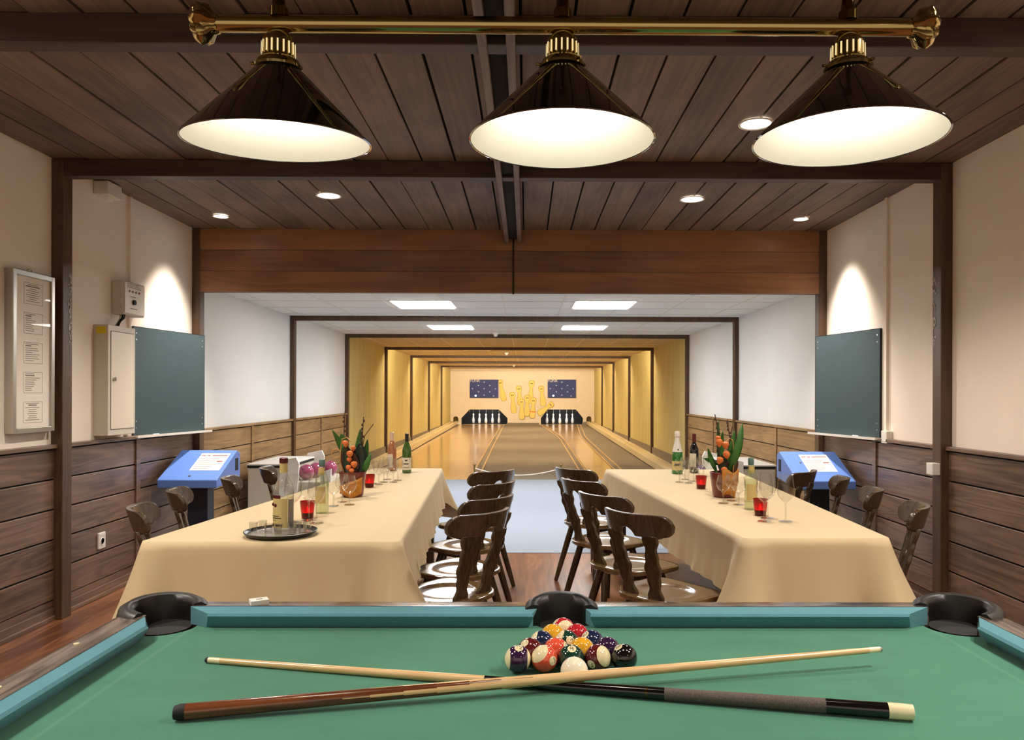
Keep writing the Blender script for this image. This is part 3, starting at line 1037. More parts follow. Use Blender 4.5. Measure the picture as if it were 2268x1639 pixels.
# chalkboards, leaning a little off the wall at the far end
def board(side, a, b, label):
    """a: near bottom corner xy, b: far bottom corner"""
    A, B = Vector((a[0], a[1], 0)), Vector((b[0], b[1], 0))
    d = B - A
    w = d.length
    t = thing('chalkboard', label, 'chalkboard', (A.x, A.y, 1.075), math.atan2(d.y, d.x))
    sg = 1 if side == 'left' else -1       # local +y is away from room for left
    y0, y1 = sorted((0, sg * .022))
    MB().box((0, y0, 0), (w, y1, .815)).build('board', 'chalk_green', t, sharp=None, bevel=.001)
    fy = 0
    mb = MB()
    for xx in (-.006, w):
        mb.box((xx, y0, -.002), (xx + .006, y1, .815))
    mb.box((-.006, y0, .815), (w + .006, y1, .82))
    mb.build('edge_trim', 'black', t, sharp=None)
    MB().box((-.03, -.055 if sg > 0 else -.003, -.012), (w + .03, .003 if sg > 0 else .055, -.002)).box((-.03, -.058 if sg > 0 else .052, -.012), (w + .03, -.052 if sg > 0 else .058, .006)).build('chalk_tray', 'plastic', t, sharp=None)
    for xx in (.03, w - .03):
        for zz in (.06, .11, .72, .77):
            MB().lathe([(.006, 0), (.004, .002)], (xx, -.0 if sg > 0 else 0, zz), (0, -sg, 0), 10).build('screw', 'chrome', t)
    return t, w, sg


tb, wb, sg = board('left', (-2.915, 5.69), (-2.775, 6.60), 'dark green chalkboard leaning on the left wall beside the beige cabinet')
tb2, wb2, sg2 = board('right', (2.63, 5.66), (2.475, 6.50), 'dark green chalkboard on the right wall beside the white junction box')
for tb_, w_, sg_, side, f in ((tb, wb, sg, 'left', .2), (tb2, wb2, sg2, 'right', .25)):
    p = tb_.matrix_basis @ Vector((w_ * f, -sg_ * .03, -.002))
    e = tb_.rotation_euler.z
    c = Vector((math.cos(e), math.sin(e), 0))
    tag(MB().cyl((0, 0, .006), c * .07 + Vector((0, 0, .006)), .006, seg=8).build('chalk_stick', 'white', loc=p), 'stick of white chalk in the tray of the %s chalkboard' % side, 'chalk')

# blue score consoles
def console(side):
    s = 1 if side == 'left' else -1
    xo = XL + .075 if side == 'left' else XR - .075
    t = thing('score_console', 'blue sloping score console with white instruction sheet, before the %s wall' % side, 'console', (xo, 5.92, 0))
    w, dp = .46, .42
    prof = [(0, .66), (0, .725), (dp, .925), (dp + .07, .90), (dp + .07, .70)]
    X0, X1 = (0, w) if s > 0 else (-w, 0)
    MB().prism([(X0, y, z) for y, z in prof], (w, 0, 0)).build('housing', 'blue', t, bevel=.006, sharp=None)
    sl = Vector((0, dp, .20)).normalized()
    nrm = Vector((0, -sl.z, sl.y))
    o = Vector((X0, 0, .725))
    def q(a, b, h=0):
        return o + Vector((a * w, 0, 0)) + sl * (b * .465) + nrm * h
    a0, a1 = (.42, .93) if s > 0 else (.30, .80)
    sh = MB().prism([q(a0, .30, .0006), q(a1, .30, .0006), q(a1, .88, .0006), q(a0, .88, .0006)], nrm * .001).build('instruction_sheet', 'paper', t, sharp=None)
    mb = MB()
    for (b0, b1, c0, c1) in ((.06, .2, .84, .88), (.26, .36, .84, .88), (.42, .94, .84, .88), (.7, .9, .5, .55)):
        f = lambda k: a0 + (a1 - a0) * k
        g = lambda k: .30 + .58 * k
        mb.prism([q(f(b0), g(c0), .0018), q(f(b1), g(c0), .0018), q(f(b1), g(c1), .0018), q(f(b0), g(c1), .0018)], nrm * .0004)
    mb.build('red_print', 'print_red', sh, sharp=None)
    mb = MB()
    for k in range(6):
        f = lambda k: a0 + (a1 - a0) * k
        g = lambda k: .30 + .58 * k
        c0 = .1 + k * .11
        mb.prism([q(f(.08), g(c0), .0018), q(f(.55 + .1 * (k % 3)), g(c0), .0018), q(f(.55 + .1 * (k % 3)), g(c0 + .02), .0018), q(f(.08), g(c0 + .02), .0018)], nrm * .0004)
    mb.build('grey_print', 'print', sh, sharp=None)
    MB().cyl(q(.5 if s > 0 else .25, .12 if s > 0 else .6, 0), q(.5 if s > 0 else .25, .12 if s > 0 else .6, .006), .009).build('lock', 'chrome', t)
    MB().box((X1 if s > 0 else X0 - .002, dp - .04, .76), (X1 + .002 if s > 0 else X0, dp + .02, .86)).build('vent_slot', 'black', t, sharp=None)
    MB().box((X0 + .16 if s > 0 else X0 + .16, .17, .02), (X0 + .32, .30, .70)).build('pillar', 'blue_dark', t, bevel=.005, sharp=None)
    MB().box((X0 + .08, .06, 0), (X0 + .40, .40, .02)).build('foot_plate', 'blue_dark', t, bevel=.004, sharp=None)
    return t


console('left')
console('right')

# ball return stands
def ball_stand(side):
    s = 1 if side == 'left' else -1
    X = (lambda x: x) if s > 0 else (lambda x: -x - .27)
    def bx(mb, x0, y0, z0, x1, y1, z1, mi=0):
        a, b = sorted((X(x0), X(x1)))
        return mb.box((a, y0, z0), (b, y1, z1), mi)
    t = thing('ball_return_stand', 'grey ball return stand with white top in front of the %s wainscot' % side, 'ball return', (0, 0, 0))
    bx(MB(), -2.76, 7.60, 0, -2.36, 8.55, .655).build('cabinet_body', 'grey_box', t, sharp=None, bevel=.004)
    bx(MB(), -2.765, 7.595, .655, -2.355, 8.555, .68).build('black_edge', 'black', t, sharp=None)
    bx(MB(), -2.77, 7.59, .68, -2.35, 8.56, .695).build('top_board', 'white', t, sharp=None, bevel=.003)
    bx(MB(), -2.37, 7.70, .42, -1.98, 8.55, .501).build('trough', 'grey_box', t, sharp=None)
    bx(MB(), -2.30, 7.72, 0, -2.04, 8.45, .42).build('trough_pedestal', 'grey_box', t, sharp=None)
    for y in (7.555, 8.50):
        p = [(-2.44, y, .36), (-2.26, y, .42), (-2.24, y, .70), (-2.27, y, .765), (-2.43, y, .73)]
        MB().prism([(X(a), b, c) for a, b, c in p], (0, .03, 0)).build('side_cheek', 'white', t, sharp=None, bevel=.004)
    p = [(-2.06, 7.66, .42), (-1.96, 7.66, .42), (-1.95, 7.66, .64), (-2.06, 7.66, .60)]
    MB().prism([(X(a), b, c) for a, b, c in p], (0, .03, 0)).build('end_cheek', 'white', t, sharp=None, bevel=.004)
    return X


X = ball_stand('left')
for x, y, lab in ((-2.275, 7.93, 'leftmost'), (-2.235, 8.14, 'middle'), (-2.14, 8.36, 'rightmost')):
    tag(MB().sphere((0, 0, 0), .08, 24, 16).build('bowling_ball', 'pink_ball', loc=(x, y, .582)), 'pink bowling ball on the left ball return stand, %s of three' % lab, 'bowling ball', 'pink bowling balls')
X = ball_stand('right')
for x, y, lab in ((-2.10, 8.05, 'violet bowling ball on the right ball return stand behind the flowers'),):
    tag(MB().sphere((0, 0, 0), .08, 24, 16).build('bowling_ball', 'violet_ball', loc=(X(x), y, .582)), lab, 'bowling ball')

# ------------------------------------------------------------------ dining tables with cloths
def table(side, q, label_t, label_c):
    """q: top corners NL, NR, FR, FL (x, y)"""
    Q = [Vector((a, b, 0)) for a, b in q]
    cen = sum(Q, Vector()) / 4
    t = thing('dining_table', label_t, 'table', (0, 0, 0))
    top = [cen + (p - cen) * .97 for p in Q]
    MB().prism([(p.x, p.y, .715) for p in top], (0, 0, .028)).build('tabletop', 'chair', t, sharp=None)
    for p in Q:
        r = cen + (p - cen) * .82
        MB().box((r.x - .03, r.y - .03, 0), (r.x + .03, r.y + .03, .715)).build('leg', 'chair', t, sharp=None)
    # cloth: perimeter with rounded corners, then rows falling from it
    R, per = .03, []
    for i in range(4):
        p, a, b = Q[i], Q[i - 1], Q[(i + 1) % 4]
        da, db = (a - p).normalized(), (b - p).normalized()
        n_in = Vector((da.y, -da.x, 0))   # outward normals
        na = -Vector((-da.y, da.x, 0))
        na = na if (p - cen).dot(na) > 0 else -na
        nb = Vector((db.y, -db.x, 0))
        nb = nb if (p - cen).dot(nb) > 0 else -nb
        cc = p + (da + db) * R
        for k in range(11):
            f = k / 10
            d = (na * (1 - f) + nb * f).normalized()
            per.append((cc + d * R * 1.05, d, 1.0 - abs(f - .5) * .3, i))
        L = (b - p).length - 2 * R
        n = max(8, int(L / .018))
        for k in range(1, n):
            f = k / n
            s0 = L * min(f, 1 - f)
            per.append((p + db * (R + L * f), nb, math.exp(-(s0 / .065) ** 2) * .85 - .16 * math.exp(-((s0 - .125) / .035) ** 2) + .03 * math.exp(-((f - .47) / .012) ** 2), i))
    m = len(per)
    rows = 12
    vs = [(cen.x, cen.y, .7505)]
    for fct in (.5, .9, .985):
        for (p, d, c, i) in per:
            r = cen + (p - cen) * fct
            vs.append((r.x, r.y, .7505))
    rings = 3
    for j in range(rows + 1):
        h = j / rows
        for (p, d, c, i) in per:
            ripple = .006 * math.sin(p.x * 23 + p.y * 17) + .004 * math.sin(p.y * 41)
            base = .335 if i in (0, 2) else .27
            c0_ = max(c, 0)
            drop = base + .12 * c0_
            fl = (.012 + .02 * h + ripple * h * 1.5) + max(c, 0) * .15 * h ** .15 + min(c, 0) * .15 * h
            rd = min(h / .06, 1)
            r = p + d * (.006 * math.sin(rd * PI / 2) + fl * h)
            z = .7505 - .008 * (1 - math.cos(rd * PI / 2)) - drop * h
            vs.append((r.x, r.y, z))
        rings += 1
    fs = [(0, 1 + k, 1 + (k + 1) % m) for k in range(m)]
    for j in range(rings - 1):
        for k in range(m):
            k2 = (k + 1) % m
            fs.append((1 + j * m + k, 1 + j * m + k2, 1 + (j + 1) * m + k2, 1 + (j + 1) * m + k))
    o = MB().add(vs, fs).build('tablecloth', 'cloth', sharp=80)
    tag(o, label_c, 'tablecloth')


table('left', [(-1.68, 3.33), (-.55, 3.33), (-.725, 6.62), (-1.31, 6.62)], 'table hidden under the cream cloth on the left', 'cream tablecloth on the left table with the tray and bottles')
table('right', [(.985, 3.42), (1.65, 3.44), (1.79, 6.58), (.69, 6.58)], 'table hidden under the cream cloth on the right', 'cream tablecloth on the right table with the sparkling wine')

# ------------------------------------------------------------------ chairs
def make_chair(label):
    t = thing('dining_chair', label, 'chair', group='dark wooden dining chairs')
    # seat: flat front corners, rounded back, round dish
    def rad(a):
        # a=0 is +x, pi/2 front; superellipse trapezoid
        c, s = math.cos(a), math.sin(a)
        hw = .215 + .012 * s
        ex = 5.5 if s > 0 else 2.6
        r = (abs(c / hw) ** ex + abs(s / .205) ** ex) ** (-1 / ex)
        if s > 0:   # clipped front corners
            r = min(r, .268 / (abs(c) * .72 + abs(s) * .70))
        return r
    seg = 72
    fr = [.001, .2, .4, .55, .64, .70, .76, .82, .90, .97, 1.0]
    vs, fs = [], []
    for f in fr:
        for k in range(seg):
            a = 2 * PI * k / seg
            r = rad(a) * f
            r = r * (1 - .0) if f < .6 else r
            rr = f * (.215 if f < .5 else 1)
            x, y = rad(a) * f * math.cos(a), rad(a) * f * math.sin(a)
            if f <= .82:
                x, y = .212 * f * math.cos(a), .212 * f * math.sin(a)
            q = math.hypot(x, y)
            z = .455 - .012 * (1 - min(max((q - .11) / .045, 0), 1) ** 2 * (3 - 2 * min(max((q - .11) / .045, 0), 1)))
            if f >= 1:
                z -= .004
            vs.append((x, y, z))
    for f, z in ((1.0, .432), (.95, .425), (.001, .425)):
        for k in range(seg):
            a = 2 * PI * k / seg
            vs.append((rad(a) * f * math.cos(a), rad(a) * f * math.sin(a), z))
    n = len(fr) + 3
    for i in range(n - 1):
        for k in range(seg):
            k2 = (k + 1) % seg
            fs.append((i * seg + k, i * seg + k2, (i + 1) * seg + k2, (i + 1) * seg + k))
    MB().add(vs, fs).build('seat', 'seatwood', t, sharp=50)
    # battens under the seat
    for sx in (-1, 1):
        MB().prism([(sx * .115 - .03, -.15, .425), (sx * .115 - .03, -.12, .395), (sx * .115 - .03, .12, .395), (sx * .115 - .03, .15, .425)], (.06, 0, 0)).build('seat_batten', 'chair', t, sharp=None, bevel=.003)
    # legs
    for sx in (-1, 1):
        for sy in (-1, 1):
            MB().lathe([(.021, 0), (.0225, .1), (.0195, .3), (.0145, .425)], (sx * .118, sy * .115, .41), (sx * .085, sy * .085, -.41), 12).build('leg', 'chair', t)
    # back: two wavy splats and a bent crest rail
    def bend(x, z):
        # y of back surface at lateral x, height z; reclined and curved round the sitter
        rec = -.155 - (z - .455) * .30
        return rec + 2.0 * x * x
    def plate(outline_fn, n, name, th, nz=4):
        vs, fs = [], []
        for i in range(n + 1):
            for j in range(nz + 1):
                x, z, xb_ = outline_fn(i / n, j / nz)
                for s in (0, 1):
                    vs.append((x, bend(xb_, z) - s * th, z))
        st = (nz + 1) * 2
        for i in range(n):
            for j in range(nz):
                a = i * st + j * 2
                b, c2, d = a + 2, a + st, a + st + 2
                fs += [(a, c2, d, b), (a + 1, b + 1, d + 1, c2 + 1)]
            a = i * st
            fs.append((a, a + 1, a + st + 1, a + st))
            a = i * st + nz * 2
            fs.append((a, a + st, a + st + 1, a + 1))
        for i in (0, n):
            for j in range(nz):
                a = i * st + j * 2
                fs.append((a, a + 2, a + 3, a + 1))
        return MB().add(vs, fs).build(name, 'chair', t, sharp=50, bevel=.004)
    for sx in (-1, 1):
        def spl(a, b, sx=sx):
            z = .435 + a * .325
            xc = sx * (.078 + .034 * a)
            w = .039 + .007 * math.cos(a * 4 * PI) - .004 * math.cos(a * 10 * PI)
            return (xc + (b * 2 - 1) * w, z, xc)
        plate(spl, 26, 'back_splat', .02, 3)
    def crest(a, b):
        x = (a * 2 - 1) * .212
        e = max(0, (abs(x) - .162) / .05)
        e = min(e, 1)
        top = .858 - .052 * (1 - math.sqrt(max(0, 1 - e * e)))
        bot = .752 + .054 * (1 - math.sqrt(max(0, 1 - e * e)))
        if abs(x) < .046:
            bot += .040 * math.sqrt(max(0, 1 - (x / .046) ** 2))
        elif .14 < abs(x) < .162:
            bot -= .006 * math.sin((abs(x) - .14) / .022 * PI)
        return (x, bot + (top - bot) * b, x)
    plate(crest, 60, 'crest_rail', .024, 4)
    return t


chair0 = None
used = [False]


def put_chair(c, heading, label):
    """c: world xy of the middle of the crest rail's chord; heading: facing angle from +Y, positive to the left"""
    global chair0
    a = math.radians(heading)
    f = Vector((-math.sin(a), math.cos(a), 0))
    pos = Vector((c[0], c[1], 0)) + f * .185
    if chair0 is None:
        chair0 = make_chair(label)
        chair0.location = pos
        chair0.rotation_euler = (0, 0, a)
    else:
        dup(chair0, label, pos, a)


def crest_at(e0, e1=None, z=.845):
    p = onz(*e0, z)
    q = onz(*(e1 or e0), z)
    return ((p.x + q.x) / 2, (p.y + q.y) / 2)


CH = [(((1005, 1151), (1104, 1122)), 53, 'nearest dark chair on the aisle side of the left table'),
      (((1024, 1121), (1121, 1089.5)), 53, 'second nearest dark chair on the aisle side of the left table'),
      (((1041, 1084), (1130, 1061)), 53, 'third dark chair from the front on the aisle side of the left table'),
      (((1034, 1053), (1138, 1038)), 43, 'farthest dark chair on the aisle side of the left table'),
      (((1352, 1120), (1486, 1154)), -52, 'nearest dark chair on the aisle side of the right table'),
      (((1296, 1086), (1393, 1110)), -54, 'second nearest dark chair on the aisle side of the right table'),
      (((1255, 1058), (1337, 1074)), -54, 'third dark chair from the front on the aisle side of the right table'),
      (((1236, 1033), (1322, 1048.5)), -49, 'farthest dark chair on the aisle side of the right table, by the rope post'),
      (((338, 1126),), -70, 'nearest dark chair on the wall side of the left table'),
      (((416, 1088),), -71, 'dark chair on the wall side of the left table before the blue console'),
      (((530, 1061),), -72, 'dark chair on the wall side of the left table right of the blue console'),
      (((610, 1039),), -72, 'farthest dark chair on the wall side of the left table behind the bottle'),
      (((2004, 1122),), 69, 'nearest dark chair on the wall side of the right table'),
      (((1912, 1086),), 70, 'second nearest dark chair on the wall side of the right table'),
      (((1842, 1061),), 70, 'third dark chair on the wall side of the right table before the blue console'),
      (((1770, 1046),), 50, 'farthest dark chair on the wall side of the right table before the blue console')]
for (e, h, lab) in CH:
    put_chair(crest_at(*e), h, lab)

# ------------------------------------------------------------------ table ware
TZ = .7525
BW = [(.0005, .0), (.034, .0), (.034, .003), (.008, .006), (.0042, .015), (.004, .085), (.007, .098), (.02, .108), (.036, .128), (.043, .155), (.043, .175), (.036, .222), (.033, .245)]
BS = [(.0005, .0), (.030, .0), (.030, .003), (.008, .006), (.005, .012), (.0045, .06), (.012, .07), (.03, .083), (.04, .105), (.041, .122), (.035, .15), (.031, .168)]


def wineglass(prof, label, loc, src=None, group=None):
    if src:
        return dup(src, label, loc)
    t = thing('wine_glass', label, 'glass', loc, group=group)
    k = 7 if prof is BW else 6
    MB().lathe(prof[:k - 1 + 1], seg=28, caps=False).build('stem', 'glass', t)
    MB().lathe(prof[k - 1:], seg=28, caps=False).build('bowl', 'glass', t)
    return t


src = None
for u, v, lab in ((649, 1157, 'tall wine glass right beside the schnapps bottle on the left table'), (684, 1153, 'tall wine glass in front of the left table nearest candle'), (701, 1159, 'tall wine glass just right of the left table nearest candle'),
                  (1693, 1155, 'tall wine glass in front of the right table nearest candle, front one of the pair'), (1700, 1148, 'tall wine glass touching the right side of the right table nearest candle'), (1740, 1155, 'tall wine glass standing alone at the right of the right table')):
    p = onz(u, v, TZ)
    g = wineglass(BW, lab, (p.x, p.y, TZ), src, 'tall wine glasses')
    src = src or g
src = None
for u, v, lab in ((739, 1121, 'small balloon glass right of the mineral water bottle on the left table'), (758, 1112, 'small balloon glass between the left mineral water and the flower pot'), (774, 1118, 'small balloon glass in front of the left flower pot'),
                  (1602, 1115, 'small balloon glass in front of the right flower pot, left one'), (1621, 1109, 'small balloon glass in front of the right flower pot, middle one'), (1636, 1118, 'small balloon glass beside the right mineral water bottle')):
    p = onz(u, v, TZ)
    g = wineglass(BS, lab, (p.x, p.y, TZ), src, 'small balloon glasses near the flowers')
    src = src or g
far_l = [(816, 1062, 'backmost at the left, near the flowers'), (826, 1071, 'front row, leftmost behind the candle'), (839, 1073, 'front row, second from left'), (850, 1068, 'middle of the cluster'), (858, 1062, 'back row under the rose bottle'), (871, 1068, 'front row, second from right'), (881, 1064, 'front row, rightmost beside the green bottle')]
for u, v, lab in far_l:
    p = onz(u, v, TZ)
    wineglass(BS, 'small wine glass in the left table far group, ' + lab, (p.x, p.y, TZ), src)
far_r = [(1505, 1068, 'leftmost in front of the sparkling wine'), (1517, 1062, 'back row between the two bottles'), (1525, 1070, 'front row, second from left'), (1536, 1066, 'in front of the red wine'), (1548, 1060, 'back row right of the red wine'), (1558, 1056, 'rightmost behind the candle')]
for u, v, lab in far_r:
    p = onz(u, v, TZ)
    wineglass(BS, 'small wine glass in the right table far group, ' + lab, (p.x, p.y, TZ), src)


def bottle(name, label, u, v, prof, m, parts, cat='bottle', z=TZ):
    p = onz(u, v, z)
    t = thing(name, label, cat, (p.x, p.y, z), math.atan2(-p.x, p.y) * -1 * 0)
    MB().lathe(prof, seg=32).build('bottle_glass', m, t)
    for nm, pr, mm in parts:
        MB().lathe(pr, seg=32, caps=False).build(nm, mm, t)
    return t


def front_label(t, name, r, z0, z1, a0, a1, m, marks=()):
    """curved label patch on the side that faces the camera (local -y), angles in degrees"""
    def fn(dr, A0, A1, Z0, Z1):
        return lambda a, b: ((r + dr) * math.sin(math.radians(A0 + (A1 - A0) * a)), -(r + dr) * math.cos(math.radians(A0 + (A1 - A0) * a)), Z0 + (Z1 - Z0) * b)
    o = MB().grid(fn(.0008, a0, a1, z0, z1), 16, 1).build(name, m, t)
    if marks:
        mb = MB()
        for (f0, f1, g0, g1) in marks:
            mb.grid(fn(.0014, a0 + (a1 - a0) * f0, a0 + (a1 - a0) * f1, z0 + (z1 - z0) * g0, z0 + (z1 - z0) * g1), 8, 1)
        mb.build('label_print', 'print_dark', o)
    return o


wine = [(.001, .004), (.030, 0), (.037, .004), (.037, .18), (.034, .205), (.022, .235), (.0145, .255), (.0145, .318), (.001, .32)]
cap = lambda z0, z1, r=.0155: [(r, z0), (r, z1 - .002), (r - .003, z1), (.001, z1 + .0002)]
t = bottle('wine_bottle', 'green wine bottle with cream label at the far end of the left table', 901, 1047, wine, 'glass_wine', [('capsule', cap(.252, .3215), 'foil_dark')])
front_label(t, 'label', .0372, .025, .125, -75, 75, 'label', ((.3, .7, .45, .55), (.4, .6, .72, .85), (.25, .75, .2, .24)))
t = bottle('wine_bottle', 'rose wine bottle with pale capsule at the far end of the left table', 868, 1042, wine, 'glass_rose', [('capsule', cap(.245, .3215), 'foil_pink')])
front_label(t, 'label', .0372, .03, .14, -95, 20, 'label')
t = bottle('wine_bottle', 'dark red wine bottle with wine red capsule on the right table', 1537, 1047, wine, 'glass_red', [('capsule', cap(.25, .3215), 'foil_red')])
front_label(t, 'label', .0372, .05, .16, -85, 15, 'label')
sekt = [(.001, .006), (.036, 0), (.044, .005), (.044, .14), (.04, .175), (.026, .235), (.018, .27), (.0165, .325), (.001, .33)]
t = bottle('sparkling_wine_bottle', 'green sparkling wine bottle with white foil neck on the right table', 1500, 1049, sekt, 'glass_sekt', [('foil', [(.0405, .178), (.0275, .235), (.0195, .27), (.0185, .30), (.021, .302), (.021, .338), (.017, .345), (.001, .346)], 'foil_white')])
front_label(t, 'label', .0442, .03, .105, -80, 60, 'label_green', ((.3, .75, .5, .75),))
front_label(t, 'neck_label', .036, .19, .205, -14, 14, 'foil_white', ((.2, .8, .1, .9),))
minw = [(.001, .006), (.03, 0), (.036, .006), (.036, .10), (.033, .115), (.037, .145), (.034, .175), (.02, .225), (.0145, .25), (.0135, .27)]
for u, v, lab in ((713, 1136, 'clear mineral water bottle on the left table behind the nearest candle'), (1663, 1128, 'clear mineral water bottle on the right table beside the nearest candle')):
    p = onz(u, v, TZ)
    t = thing('water_bottle', lab, 'bottle', (p.x, p.y, TZ))
    MB().lathe(minw, seg=28, caps=False).build('bottle_glass', 'glass_fl', t)
    MB().lathe([(.001, .004), (.033, .004), (.0335, .10), (.031, .115), (.0345, .145), (.032, .168), (.001, .168)], seg=28).build('water', 'water', t)
    MB().lathe([(.0155, .25), (.0165, .262), (.0165, .285), (.014, .289), (.001, .29)], seg=20).build('screw_cap', mat('teal cap', '#5e7f78', .35, metal=.3), t)
    front_label(t, 'neck_label', .0205, .205, .245, -50, 50, 'label_green')
    front_label(t, 'label', .0372, .055, .145, -55, 45, 'label_green')

# tray with the schnapps bottle and shot glasses
p = onz(622, 1184, TZ)
t = thing('serving_tray', 'round black serving tray at the near end of the left table', 'tray', (p.x, p.y, TZ))
MB().lathe([(.001, 0), (.14, 0), (.158, .012), (.163, .02), (.160, .021), (.154, .014), (.14, .006), (.001, .006)], seg=48).build('tray_body', 'tray', t)
MB().lathe([(.001, .0066), (.139, .0066), (.139, .0062)], seg=48).build('tray_surface', 'traytop', t)
TR = p
TZ2 = TZ + .007
q = Vector((TR.x - .005, TR.y + .055, TZ2))
t = thing('schnapps_bottle', 'clear schnapps bottle with cherry label standing on the round tray', 'bottle', q)
MB().lathe([(.001, .004), (.04, 0), (.046, .005), (.046, .19), (.042, .21), (.024, .245), (.018, .262), (.0165, .30)], seg=32, caps=False).build('bottle_glass', 'glass', t)
MB().lathe([(.0195, .272), (.0185, .278), (.018, .315), (.001, .316)], seg=24).build('neck_band', 'label_green', t)
MB().lathe([(.0195, .3155), (.0195, .337), (.016, .34), (.001, .3405)], seg=24).build('screw_cap', 'foil_red', t)
MB().lathe([(.001, .006), (.042, .006), (.042, .155), (.001, .155)], seg=28).build('spirit', 'water', t)
front_label(t, 'label', .0464, .022, .155, -80, 40, 'label_green', ((.1, .6, .38, .41), (.1, .7, .31, .345), (.1, .45, .24, .255), (.05, .3, .04, .14), (.4, .75, .04, .12)))
front_label(t, 'red_band', .0464, .155, .17, -80, 0, 'foil_red', ())
front_label(t, 'back_label', .0464, .022, .15, 42, 85, 'print', ())
mb = MB()
for a, z in ((-52, .128), (-30, .124)):
    a = math.radians(a)
    mb.sphere((.047 * math.sin(a), -.047 * math.cos(a), z), .0085, 12, 8, 0, (.9, .25 + abs(math.sin(a)) * .5, 1))
mb.build('cherry_print', 'foil_red', t)
sh0 = None
for dx, dy, lab in ((-.115, -.03, 'front one of the two at the left edge of the tray'), (-.09, .02, 'rear one of the two at the left edge of the tray'), (-.035, -.065, 'in front of the bottle, left one'), (.012, -.075, 'in front of the bottle, right one'),
                    (.065, -.035, 'right of the bottle, front left'), (.108, -.03, 'right of the bottle, front right'), (.07, .02, 'right of the bottle, rear left'), (.115, .022, 'right of the bottle, rear right')):
    l2 = 'small clear shot glass ' + lab
    loc = (TR.x + dx, TR.y + dy, TZ2)
    if sh0:
        dup(sh0, l2, loc)
    else:
        sh0 = tag(MB().lathe([(.001, .0), (.016, 0), (.0195, .055), (.018, .055), (.0145, .009), (.001, .008)], seg=20).build('shot_glass', 'glass', loc=loc), l2, 'glass', 'shot glasses on the tray')

# candles in red glasses
c0 = None
for u, v, lab in ((681, 1147, 'lit candle in red glass on the left table beside the tray'), (818, 1079, 'lit candle in red glass on the left table right of the flower pot'), (1553, 1082, 'lit candle in red glass on the right table left of the flower pot'), (1684, 1141, 'lit candle in red glass on the right table by the tall wine glasses')):
    p = onz(u, v, TZ)
    if c0:
        dup(c0, lab, (p.x, p.y, TZ))
        continue
    c0 = thing('candle_holder', lab, 'candle', (p.x, p.y, TZ), group='red glass candles')
    MB().lathe([(.001, 0), (.029, 0), (.039, .088), (.0365, .088), (.027, .006), (.001, .006)], seg=28).build('glass_cup', 'red_glass', c0)
    w = MB().lathe([(.001, .007), (.026, .007), (.0285, .03), (.001, .029)], seg=24).build('candle', 'wax', c0)
    MB().lathe([(.0005, .031), (.004, .036), (.005, .042), (.003, .052), (.0005, .06)], seg=12).build('flame', 'flame', w)


# flower arrangements
def leaf_mb(p0, p1, w, bow, side):
    p0, p1 = Vector(p0), Vector(p1)
    d = p1 - p0
    sd = d.cross(Vector(side)).normalized()
    nn = sd.cross(d).normalized()
    def fn(a, b):
        ww = w * math.sin(PI * min(1, a * .92 + .08)) ** .8
        return p0 + d * a + nn * (bow * math.sin(PI * a)) + sd * ((b * 2 - 1) * ww) + nn * (abs(b * 2 - 1) * ww * .25)
    return MB().grid(fn, 12, 4)


